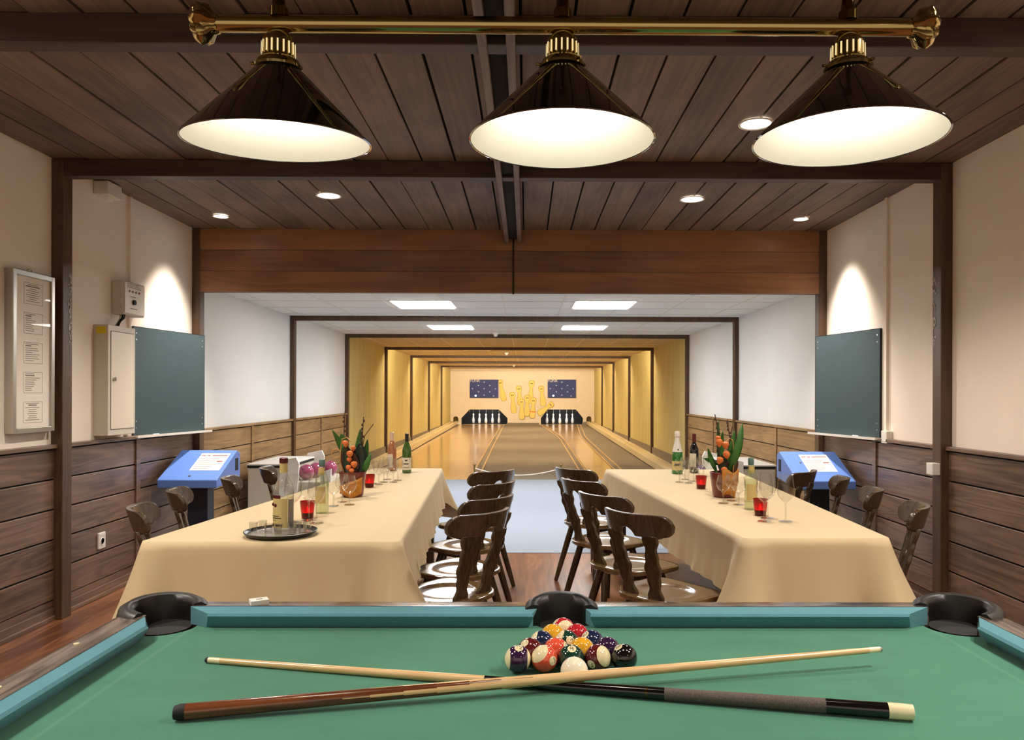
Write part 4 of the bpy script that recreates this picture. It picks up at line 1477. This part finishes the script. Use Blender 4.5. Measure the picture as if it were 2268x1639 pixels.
def flowers(u, v, label, mir):
    p = onz(u, v, TZ)
    t = thing('flower_arrangement', label, 'flowers', (p.x, p.y, TZ))
    s = -1 if mir else 1
    MB().lathe([(.001, 0), (.058, 0), (.066, .01), (.080, .12), (.085, .155), (.08, .157), (.075, .14), (.001, .13)], seg=32).build('pot', 'vase', t)
    # ochre leaf wrapped half round the pot
    def wr(a, b):
        ang = math.radians((-95 + 150 * a) if not mir else (-20 + 110 * a)) - PI / 2
        z0 = .012 + (.03 * math.sin(a * 7)) * .4
        z1 = (.05 + .075 * a if not mir else .17 + .012 * math.sin(a * 11))
        z = z0 + (z1 - z0) * b
        r = .067 + (z / .155) * .019 + .006 + .003 * math.sin(a * 13 + b * 5)
        return (r * math.cos(ang), r * math.sin(ang), z)
    MB().grid(wr, 24, 6).build('leaf_wrap', 'wrapping', t, solid=.002)
    def lf(q0, q1, w, bow, m, name='leaf'):
        leaf_mb((q0[0] * s, q0[1], q0[2]), (q1[0] * s, q1[1], q1[2]), w, bow, (0, 1, .2)).build(name, m, t, solid=.0012)
    if not mir:
        lf((.01, .0, .15), (.045, .02, .43), .026, .03, 'leaf')
        lf((-.03, .02, .15), (-.14, .03, .42), .024, .05, 'leaf')
        lf((-.05, .0, .28), (-.075, .0, .395), .028, .01, 'leaf')
        lf((.05, .02, .15), (.085, .04, .36), .02, .02, 'leaf')
        lf((.06, .0, .13), (.115, .0, .27), .02, -.02, 'leaf')
        lf((-.02, -.03, .13), (-.035, -.04, .31), .035, .02, 'leaf_dark')
        lf((.04, -.02, .13), (.055, -.03, .32), .038, .02, 'leaf_dark')
        lf((.01, -.035, .13), (.02, -.04, .27), .03, .01, 'leaf_brown')
        lf((-.03, -.01, .12), (-.045, -.01, .33), .045, .02, 'leaf_brown')
        lf((.03, .01, .12), (.045, .01, .34), .05, .02, 'leaf_dark')
        lf((.0, .02, .12), (.0, .02, .30), .05, .02, 'leaf_brown')
        tw = [[(.05, 0, .14), (.06, 0, .35), (.065, .01, .5)], [(-.04, .02, .14), (-.062, .02, .35), (-.055, .02, .53)], [(.03, .0, .14), (.075, .0, .38), (.13, .0, .455)], [(.04, .0, .2), (.05, .02, .42)]]
        fruit = [(-.035, -.05, .335, .02), (-.005, -.055, .27, .021), (-.01, -.05, .235, .016), (-.012, -.06, .185, .018), (.022, -.06, .205, .021), (.008, -.065, .165, .017), (.012, -.04, .305, .016)]
    else:
        lf((-.035, .0, .15), (-.12, .0, .47), .026, -.05, 'leaf')
        lf((-.03, .03, .15), (-.075, .02, .42), .022, -.02, 'leaf')
        lf((.0, .03, .15), (-.005, .03, .42), .018, .03, 'leaf')
        lf((.01, .03, .15), (.025, .03, .49), .014, .02, 'leaf')
        lf((.04, .0, .15), (.10, .0, .31), .016, .03, 'leaf')
        lf((.03, .02, .2), (.12, .03, .24), .014, .02, 'leaf')
        lf((-.01, -.02, .14), (.015, -.03, .27), .035, .02, 'leaf_dark')
        lf((-.03, .0, .13), (-.09, .0, .24), .045, .02, 'leaf_brown')
        lf((.0, -.02, .13), (-.05, -.02, .22), .045, .02, 'leaf_brown')
        tw = [[(-.01, .02, .14), (-.045, .02, .36), (-.03, .02, .49)], [(.02, .02, .14), (.02, .02, .35), (.05, .02, .52)], [(-.03, .02, .2), (-.06, .02, .44)], [(.02, .0, .2), (.045, .02, .38)]]
        fruit = [(.04, -.05, .345, .024), (.0, -.05, .33, .022), (-.005, -.055, .27, .023), (.038, -.06, .235, .022), (.012, -.065, .175, .02), (.045, -.04, .37, .018)]
    for k, pts in enumerate(tw):
        pts = [(a * s, b, c) for a, b, c in pts]
        mb = MB().tube(pts, .0028, 6)
        if k in (0, 1, 3):
            for j in range(6):
                f = .45 + j * .09
                a, b = Vector(pts[0 if f < .5 or len(pts) == 2 else 1]), Vector(pts[-1])
                g = (f - .45) / .55
                q = a + (b - a) * g
                mb.sphere((q.x + random.choice((-1, 1)) * .006, q.y - .003, q.z), .006, 8, 6, 0, (.8, .8, 1.6))
        mb.build('twig', 'twig', t)
    for (a, b, c, r) in fruit:
        pr = [(r * .05, -r * 1.25), (r * .45, -r * .85), (r * .9, -r * .2), (r, r * .25), (r * .75, r * .75), (r * .25, r * .95), (.0006, r)]
        MB().lathe(pr, (a * s, b, c), (random.uniform(-.25, .25), random.uniform(-.3, .1), 1), 20, flute=.05).build('lantern_fruit', 'lantern', t)
    # looping straw vine
    cx = (-.10 if not mir else .03) * s
    pts = [(-.045 * s if not mir else .055, -.02, .13), (-.075 * s if not mir else .06, -.02, .22)]
    loop = [((cx + .028 * math.cos(a)), -.02, .27 + .028 * math.sin(a)) for a in [k * PI / 7 for k in range(14)]] if not mir else []
    pts += loop + [(-.07 * s if not mir else .06, -.02, .30), (-.06 * s if not mir else .05, -.03, .36), (-.03 * s if not mir else .03, -.03, .372), (.0, -.045, .345)]
    MB().tube(pts, .0035, 6).build('straw_vine', 'straw', t)
    return t


flowers(781, 1099, 'autumn arrangement of orange lantern fruit and leaves on the left table', False)
flowers(1602, 1100, 'autumn arrangement of orange lantern fruit and leaves on the right table', True)

# ------------------------------------------------------------------ pool table
BZ = .80
t = pool = thing('pool_table', 'green pool table with black pockets filling the foreground', 'pool table', (0, 0, 0))
OX0, OX1, OY0, OY1 = -1.035, 1.222, .815, 2.062
PCX, PR = .062, .055
# bed
def arcs(cx, cy, r, a0, a1, n=12):
    return [(cx + r * math.cos(math.radians(a0 + (a1 - a0) * k / n)), cy + r * math.sin(math.radians(a0 + (a1 - a0) * k / n))) for k in range(n + 1)]


cp = [(NX0 - .022, NY0 - .03), (NX1 + .022, NY0 - .03), (NX1 + .022, NY1 + .03), (NX0 - .022, NY1 + .03)]
mp_ = [(TXC, NY0 - .05), (TXC, NY1 + .055)]
ex = .035
out = []
out += arcs(cp[0][0], cp[0][1], .085, 100, -10)
out += arcs(mp_[0][0], mp_[0][1], .066, 165, 15)
out += arcs(cp[1][0], cp[1][1], .085, 190, 80)
out += arcs(cp[2][0], cp[2][1], .085, 280, 170)
out += arcs(mp_[1][0], mp_[1][1], .066, -15, -165)
out += arcs(cp[3][0], cp[3][1], .085, 10, -100)
out = [(min(max(x, NX0 - ex), NX1 + ex), min(max(y, NY0 - ex), NY1 + ex)) for x, y in out]
mb = MB()
holed(mb, out, [], lambda x, y: (x, y, BZ))
mb.build('bed_cloth', 'felt', t, sharp=None)
# cushions: (nose a, nose b, back a, back b)
cz0, cz1 = BZ + .036, BZ + .046
def cushion(na, nb, ba, bb):
    na, nb, ba, bb = [Vector((p[0], p[1], 0)) for p in (na, nb, ba, bb)]
    inw = ((na + nb) / 2 - (ba + bb) / 2).normalized()
    pr = []
    for n_, b_ in ((na, ba), (nb, bb)):
        o = -inw
        pr.append([b_ + Vector((0, 0, cz1)), n_ + Vector((0, 0, cz0 + .003)) + o * .006, n_ + Vector((0, 0, cz0 - .003)), n_ + Vector((0, 0, cz0 - .010)) + o * .003, n_ + o * .024 + Vector((0, 0, BZ)), b_ + Vector((0, 0, BZ))])
    k = 6
    MB().add(pr[0] + pr[1], [list(range(k)), list(range(2 * k - 1, k - 1, -1))] + [(i, k + i, k + (i + 1) % k, (i + 1) % k) for i in range(k)]).build('cushion', 'cushion', t, sharp=30)


CW = .045
cushion((-.806, NY1), (.020, NY1), (-.868, NY1 + CW), (.034, NY1 + CW))
cushion((.165, NY1), (.980, NY1), (.152, NY1 + CW), (1.050, NY1 + CW))
cushion((-.806, NY0), (.020, NY0), (-.868, NY0 - CW), (.034, NY0 - CW))
cushion((.165, NY0), (.980, NY0), (.152, NY0 - CW), (1.050, NY0 - CW))
CS = .034
cushion((NX0, NY0 + .095), (NX0, NY1 - .095), (NX0 - CS, NY0 + .045), (NX0 - CS, NY1 - .045))
cushion((NX1, NY0 + .095), (NX1, NY1 - .095), (NX1 + CS, NY0 + .045), (NX1 + CS, NY1 - .045))
# rails, sloping gently outwards, lowered skirt
def rail(a, b, inward, name, m):
    """a,b: outer edge ends; inward: vector to the cushion back"""
    a, b, w = Vector((*a, 0)), Vector((*b, 0)), Vector((*inward, 0))
    sec = lambda p: [p + w + Vector((0, 0, BZ + .047)), p + w * .35 + Vector((0, 0, BZ + .0445)), p + w * .12 + Vector((0, 0, BZ + .038)), p + Vector((0, 0, BZ + .028)), p + Vector((0, 0, BZ - .07)), p + w + Vector((0, 0, BZ - .07))]
    k = 6
    return MB().add(sec(a) + sec(b), [list(range(k)), list(range(2 * k - 1, k - 1, -1))] + [(i, k + i, k + (i + 1) % k, (i + 1) % k) for i in range(k)]).build(name, m, t, sharp=45)


iw = NX0 - CS - OX0
ih = OY1 - NY1 - CW
for a, b in ((-.865, TXC - .062), (TXC + .062, 1.053)):
    rail((a, OY1), (b, OY1), (0, -ih), 'rail', 'rail_x')
    rail((a, OY0), (b, OY0), (0, NY0 - CW - OY0), 'rail', 'rail_x')
rail((OX0, .98), (OX0, 1.903), (iw, 0), 'rail', 'rail')
rail((OX1, .98), (OX1, 1.903), (-(OX1 - NX1 - CS), 0), 'rail', 'rail')
# corner and middle pockets: bent leather collar, bag wall inside
def pocket(cx, cy, ang, r, span, corner):
    """ang: outward direction in degrees"""
    k = 20
    a0, a1 = ang - span, ang + span
    col, wall = MB(), MB()
    def ring(rr, z, wob=0):
        return [Vector((cx + rr * math.cos(math.radians(a0 + (a1 - a0) * i / k)), cy + rr * math.sin(math.radians(a0 + (a1 - a0) * i / k)), z + wob * math.sin(PI * i / k))) for i in range(k + 1)]
    up = .012
    rs = [ring(r, BZ - .05), ring(r, BZ + .040, up * .5), ring(r + .006, BZ + .052, up), ring(r + .022, BZ + .055, up), ring(r + .038, BZ + .046, up), ring(r + .044, BZ + .03), ring(r + .044, BZ - .07)]
    vs = [p for rr in rs for p in rr]
    n = k + 1
    fs = [(j * n + i, j * n + i + 1, (j + 1) * n + i + 1, (j + 1) * n + i) for j in range(len(rs) - 1) for i in range(k)]
    fs += [[j * n for j in range(len(rs))], [j * n + k for j in range(len(rs))][::-1]]
    o = MB().add(vs, fs).build('pocket', 'leather', t, sharp=60)
    MB().lathe([(.001, BZ - .11), (r, BZ - .11), (r + .002, BZ - .002)], (cx, cy, 0), (0, 0, 1), 28).build('pocket_bag', 'black', o)


pocket(cp[3][0], cp[3][1], 135, .066, 118, True)
pocket(cp[2][0], cp[2][1], 45, .066, 118, True)
pocket(cp[0][0], cp[0][1], 225, .066, 118, True)
pocket(cp[1][0], cp[1][1], -45, .066, 118, True)
pocket(TXC, NY1 + .045, 90, .056, 100, False)
pocket(TXC, NY0 - .045, -90, .056, 100, False)
# sights on the rails
for (x, y) in [(OX0 + .045, NY0 + .25), (OX0 + .045, NY0 + .5), (OX0 + .045, NY0 + .75), (OX1 - .045, NY0 + .25), (OX1 - .045, NY0 + .5), (OX1 - .045, NY0 + .75)] + [(NX0 + 2.005 * k / 8, OY1 - .03) for k in (1, 2, 3, 5, 6, 7)]:
    z = BZ + .0462 if abs(x - OX0) < .1 or abs(x - OX1) < .1 else BZ + .0405
    MB().lathe([(.001, .0012), (.006, .001), (.0065, -.004)], (x, y, z - .0005), seg=14).build('sight', 'ivory', t)
# body and legs
MB().box((OX0 + .06, OY0 + .06, .45), (OX1 - .06, OY1 - .06, BZ - .115)).build('apron', 'rail_x', t, sharp=None, bevel=.01)
for x in (OX0 + .16, OX1 - .16):
    for y in (OY0 + .16, OY1 - .16):
        MB().lathe([(.05, 0), (.06, .03), (.045, .08), (.075, .3), (.08, .45)], (x, y, 0), seg=20).build('leg', 'rail', t)

# balls ----------------------------------------------------------
RB = .0286
COLS = {1: '#e0a32a', 2: '#1c2546', 3: '#b3242f', 4: '#33183c', 5: '#d9553a', 6: '#14382a', 7: '#5a1a1c', 8: '#0d0c0a'}
for k, c in COLS.items():
    M['ball%d' % k] = mat('ball colour %d' % k, c, .08, coat=.6)
M['ball_cream'] = mat('ball cream', '#e6d9ae', .1, coat=.5)
M['ball_white'] = mat('cue ball white', '#efe6cd', .1, coat=.5)


def ball(n, c, a=None, nd=None, spin=0.0, label=''):
    """n: number, c: centre; a: stripe axis and nd: number direction in (right, up, toward camera)"""
    tw = (EYEV - c).normalized()
    rt = Vector((0, 0, 1)).cross(tw).normalized()
    up = tw.cross(rt)
    def wd(v):
        return (rt * v[0] + up * v[1] + tw * v[2]).normalized()
    r = thing('billiard_ball', label, 'billiard ball', c, group='racked billiard balls' if n else None)
    prof = []
    lats = [-90, -75, -60, -50, -41, -40, -30, -20, -10, 0, 10, 20, 30, 40, 41, 50, 60, 75, 90]
    nd = wd(nd) if nd else Vector((0, 0, -1))
    axis = wd(a) if a else nd.orthogonal().normalized()
    axis = (axis - nd * axis.dot(nd)).normalized() if nd else axis
    # body built by rings about the stripe axis
    seg = 40
    u = axis.orthogonal().normalized()
    w = axis.cross(u)
    mb = MB()
    vs = []
    for l in lats:
        l = math.radians(l)
        for k in range(seg):
            q = 2 * PI * k / seg
            vs.append((axis * math.sin(l) + (u * math.cos(q) + w * math.sin(q)) * max(math.cos(l), 1e-4)) * RB)
    for i in range(len(lats) - 1):
        white = n > 8 and abs((lats[i] + lats[i + 1]) / 2) > 40.2
        mb.add([], [], 0)
    fs = [[], []]
    for i in range(len(lats) - 1):
        white = n == 0 or (n > 8 and abs((lats[i] + lats[i + 1]) / 2) > 40.2)
        for k in range(seg):
            k2 = (k + 1) % seg
            fs[1 if white else 0].append((i * seg + k, i * seg + k2, (i + 1) * seg + k2, (i + 1) * seg + k))
    mb.v = [tuple(p) for p in vs]
    mb.f = fs[0] + fs[1]
    mb.m = [0] * len(fs[0]) + [1] * len(fs[1])
    cm = 'ball_white' if n == 0 else 'ball%d' % (n if n < 9 else n - 8)
    mb.build('ball_body', [cm, 'ball_white' if n == 0 else 'ball_cream'], r, sharp=None).data.shade_smooth()
    if n:
        e = nd.orthogonal().normalized() if abs(nd.dot(up)) > .99 else (up - nd * up.dot(nd)).normalized()
        f = e.cross(nd)
        cs, sn = math.cos(spin), math.sin(spin)
        e, f = e * cs + f * sn, f * cs - e * sn
        ca = math.radians(19.5)
        vs = [nd * RB * 1.004]
        for j in (1, 2, 3):
            for k in range(28):
                q = 2 * PI * k / 28
                vs.append((nd * math.cos(ca * j / 3) + (e * math.cos(q) + f * math.sin(q)) * math.sin(ca * j / 3)) * RB * 1.004)
        fs = [(0, 1 + k, 1 + (k + 1) % 28) for k in range(28)]
        for j in range(2):
            fs += [(1 + j * 28 + k, 1 + j * 28 + (k + 1) % 28, 1 + (j + 1) * 28 + (k + 1) % 28, 1 + (j + 1) * 28 + k) for k in range(28)]
        dsk = MB().add(vs, fs).build('number_disc', 'ball_cream', r)
        tv, tf = text_geo(str(n), .0165 if n < 10 else .0145)
        MB().add([(nd * RB + f * p.x * -1 * -1 + e * p.y).normalized() * RB * 1.009 for p in tv], tf).build('number', 'print_dark', dsk, sharp=None)
    return r


c12 = onz(1080 + 405 / 5.968, 1330 + 778 / 5.968, BZ + RB)
c8 = onz(1080 + 1795 / 5.968, 1330 + 748 / 5.968, BZ + RB)
bc = (c12 + c8) / 2
dirx = Vector((1, (c8.y - c12.y) / (c8.x - c12.x) * .6, 0)).normalized()
diry = Vector((-dirx.y, dirx.x, 0))
SP = .0576
rows = [[(12, (.99, .0, -.1), (.08, .79, .6), .15), (13, (-.45, .5, .74), (.66, -.16, .74), -.5), (6, None, (.06, .70, .71), 2.6), (15, (.62, .12, .78), (-.5, -.5, .7), .5), (8, None, (-.46, .75, .48), .6)],
        [(7, None, (-.45, .6, .66), .8), (5, None, (.80, .35, .45), .3), (9, (-.72, -.35, .6), (.3, -.8, -.5), 0), (4, None, (0, .1, -1), 0)],
        [(10, (-.78, .5, .4), (-.3, -.5, -.8), 0), (14, (-.85, .45, .15), (.28, .22, .93), -.6), (2, None, (-.56, .62, .55), .6)],
        [(1, None, (0, .1, -1), 0), (3, None, (0, .1, -1), 0)],
        [(11, (.42, -.1, .9), (-.75, .6, .25), .6)]]
DESC = {1: 'plain yellow', 2: 'plain dark blue', 3: 'plain red', 4: 'plain purple', 5: 'plain orange', 6: 'plain dark green', 7: 'plain maroon', 8: 'black', 9: 'yellow striped', 10: 'blue striped', 11: 'red striped', 12: 'purple striped', 13: 'orange striped', 14: 'green striped', 15: 'maroon striped'}
for j, row in enumerate(rows):
    for i, (n, a, nd, sp) in enumerate(row):
        c = bc + dirx * ((i - (len(row) - 1) / 2) * SP) + diry * (j * SP * .866)
        c.z = BZ + RB
        ball(n, c, a, nd, sp, '%s billiard ball number %d in the racked triangle' % (DESC[n], n))
cu = onz(1080 + 1143 / 5.968, 1330 + 921 / 5.968, BZ + RB)
ball(0, Vector((cu.x, bc.y - .077, BZ + RB)), None, None, 0, 'white cue ball in front of the racked triangle')


# cues -----------------------------------------------------------
def cue(label, A, B, segs, split=None):
    """A butt end centre, B tip centre; segs: (name, s0, s1, r0, r1, mat)"""
    A, B = Vector(A), Vector(B)
    L = (B - A).length
    d = (B - A).normalized()
    t = thing('billiard_cue', label, 'billiard cue', A)
    q = Vector((1, 0, 0)).rotation_difference(d)
    t.rotation_mode = 'QUATERNION'
    t.rotation_quaternion = q
    rr = lambda s: .0148 + (.0062 - .0148) * s
    for nm, s0, s1, m in segs:
        if nm == 'butt' and split:
            continue
        if nm == 'shaft' and split:
            continue
        n = max(2, int((s1 - s0) * 12))
        pr = [(rr(s0 + (s1 - s0) * k / n), (s0 + (s1 - s0) * k / n) * L) for k in range(n + 1)]
        if nm in ('tip', 'bumper'):
            e = (1 if nm == 'tip' else 0)
            pr = [(r * ((.94 if m == 'ivory' else .8) if (k == (n if e else 0)) else 1), h) for k, (r, h) in enumerate(pr)]
        MB().lathe(pr, (0, 0, 0), (1, 0, 0), 32).build(nm, m, t)
    if split:
        s0, s1, sb0, sb1 = split        # spliced butt: tongues of brown wood run into the pale shaft
        seg, n = 48, 110
        vs, fa, fb = [], [], []
        for k in range(n + 1):
            s = s0 + (s1 - s0) * k / n
            for j in range(seg):
                a = 2 * PI * j / seg
                vs.append((s * L, rr(s) * math.cos(a), rr(s) * math.sin(a)))
        for k in range(n):
            s = s0 + (s1 - s0) * (k + .5) / n
            for j in range(seg):
                j2 = (j + 1) % seg
                ph = ((j + .5) / seg * 4 + .62) % 1
                lim = sb0 + (sb1 - sb0) * abs(ph * 2 - 1)
                (fa if s < lim else fb).append((k * seg + j, k * seg + j2, (k + 1) * seg + j2, (k + 1) * seg + j))
        MB().add(vs, fa).build('butt', 'mahogany', t, sharp=80)
        MB().add(vs, fb).build('shaft', 'maple', t, sharp=80)
    return t


pA = onz(1996, 1598, BZ)
pB = onz(456, 1468, BZ)
bA = onz(2022, 1596, BZ)
cueb = cue('black and maple cue with linen grip, lying underneath the other cue', (bA.x, bA.y, BZ + .015), (pB.x, pB.y, BZ + .0067),
    [('bumper', 0, .03, 'ivory'), ('butt_sleeve', .03, .105, 'blackgloss'), ('grip_wrap', .105, .31, 'wrap'), ('forearm', .31, .56, 'blackgloss'), ('shaft', .56, .975, 'maple'), ('ferrule', .975, .995, 'ivory'), ('tip', .995, 1.0, 'black')])
MB().lathe([(.0119, -.002), (.0123, 0), (.0119, .002)], (.335 * 1.45, 0, 0), (1, 0, 0), 24, caps=False).build('joint_ring', 'brass_dark', cueb)
a1 = onz(382, 1600, BZ)
rt_ = ray(1952, 1438)
lo, hi = 1.45, 1.9
A1 = Vector((a1.x, a1.y + .006, BZ + .0151))
for _ in range(40):
    mid = (lo + hi) / 2
    P = EYEV + rt_ * (mid / rt_.y)
    if (P - A1).length < 1.45:
        lo = mid
    else:
        hi = mid
cue('brown and maple cue with spliced butt, resting across the black cue', A1, P, [('bumper', 0, .014, 'black'), ('ferrule', .978, .996, 'ivory'), ('tip', .996, 1.0, 'chrome')], (.014, .978, .20, .46))

# matchbox-like chalk carton on the far rail
p = onz(564, 1345, BZ + .046)
t = thing('chalk_box', 'small white carton lying on the far pool table rail', 'box', (p.x, 2.012, BZ + .045), .5)
MB().box((-.024, -.016, 0), (.022, .016, .013)).build('carton', 'white', t, bevel=.001, sharp=None)
MB().box((-.008, -.004, .0132), (.008, .003, .0134)).build('printed_mark', 'print', t, sharp=None)

# ------------------------------------------------------------------ billiard lamp
LY = 1.52
lt = thing('billiard_lamp', 'brass bar lamp with three black cone shades above the pool table', 'lamp', (0, 0, 0))
zb = ony(1246, 57, LY).z
xa, xb2 = ony(462, 57, LY).x, ony(2036, 57, LY).x
MB().cyl((xa - .01, LY, zb), (xb2 + .01, LY, zb), .0165, seg=32).build('bar', 'brass', lt)
for x, s in ((xa, -1), (xb2, 1)):
    mb = MB()
    mb.lathe([(.0175, -.02), (.02, -.01), (.034, 0), (.038, .012), (.030, .026), (.016, .034), (.001, .036)], (x, LY, zb), (s, 0, 0), 32, flute=.12)
    mb.build('finial', 'brass', lt)
shades = [((617, 68), (610, 315), 0.0), ((1246, 68), (1247, 306), 0.0), ((1878, 66), (1887, 301), 0.0)]
for i, (tp, rim, _) in enumerate(shades):
    x = ony(tp[0], 100, LY).x
    # suspension rod up to the ceiling
    MB().lathe([(.018, .012), (.018, .03), (.014, .034), (.012, .05), (.012, ZC - zb - .03), (.04, ZC - zb - .02), (.045, ZC - zb)], (x, LY, zb), (0, 0, 1), 24).build('suspension_rod', 'brass_dark', lt)
    sh = thing('s', None, None)
    bpy.data.objects.remove(sh)
    ax = Vector(((.03, -.085, 1), (.004, .0, 1), (.0, .0, 1))[i]).normalized()
    base = Vector((x, LY, zb - .014))
    # pierced brass socket cover
    nk = MB()
    nk.lathe([(.006, .0), (.02, -.004), (.029, -.014), (.0315, -.022), (.032, -.050), (.034, -.054), (.040, -.058), (.043, -.066), (.047, -.068), (.047, -.073), (.04, -.073)], base, ax, 36, caps=False)
    n_ = nk.build('socket_cover', 'brass', lt)
    uu = ax.orthogonal().normalized()
    ww = ax.cross(uu)
    sl = MB()
    for k in range(18):
        a = 2 * PI * k / 18
        d = uu * math.cos(a) + ww * math.sin(a)
        tdir = ax.cross(d)
        for (z0, z1, w) in ((-.024, -.047, .0016),):
            p0, p1 = base + d * .0322 + ax * z0, base + d * .0328 + ax * z1
            sl.prism([p0 - tdir * w, p0 + tdir * w, p1 + tdir * w, p1 - tdir * w], d * .0006)
    sl.build('cover_slot_glow', 'slotglow', n_, sharp=None)  # strips glow themselves, standing in for bulb light leaking out
    h0, h1, r1 = -.070, (-.214, -.214, -.208)[i], .183
    cone = MB().lathe([(.040, h0), (.046, h0 - .006), (r1, h1), (r1 + .0015, h1 - .003), (r1 - .002, h1 - .004)], base, ax, 72, caps=False).build('shade', 'shade_out', lt)
    MB().lathe([(.036, h0 - .008), (.044, h0 - .012), (r1 - .002, h1 - .002)], base, ax, 72, caps=False).build('shade_lining', 'shade_in', cone)
    for k in range(3):
        a = 2 * PI * k / 3 + .4
        d = uu * math.cos(a) + ww * math.sin(a)
        MB().cyl(base + ax * -.066 + d * .044, base + ax * -.066 + d * .054, .003, seg=8).build('thumb_screw', 'brass_dark', n_)
    MB().sphere(tuple(base + ax * -.135), .030, 20, 14).build('bulb', 'bulb', lt)

# ------------------------------------------------------------------ world and colour
wd = bpy.data.worlds.new('room_light')
S.world = wd
wd.use_nodes = True
bg = wd.node_tree.nodes['Background']
bg.inputs[0].default_value = (1.0, .86, .70, 1)
bg.inputs[1].default_value = 0.8

S.view_settings.view_transform = 'Standard'
S.view_settings.look = 'None'
S.view_settings.exposure = 0.12
S.view_settings.gamma = 1.0
S.view_settings.use_curve_mapping = False
S.cycles.use_adaptive_sampling = True
S.cycles.adaptive_threshold = 0.1
S.cycles.max_bounces = 9
S.cycles.diffuse_bounces = 4
S.cycles.glossy_bounces = 4
S.cycles.transparent_max_bounces = 16
S.cycles.transmission_bounces = 4
S.cycles.sample_clamp_indirect = 6.0
S.cycles.caustics_reflective = False
S.cycles.caustics_refractive = False
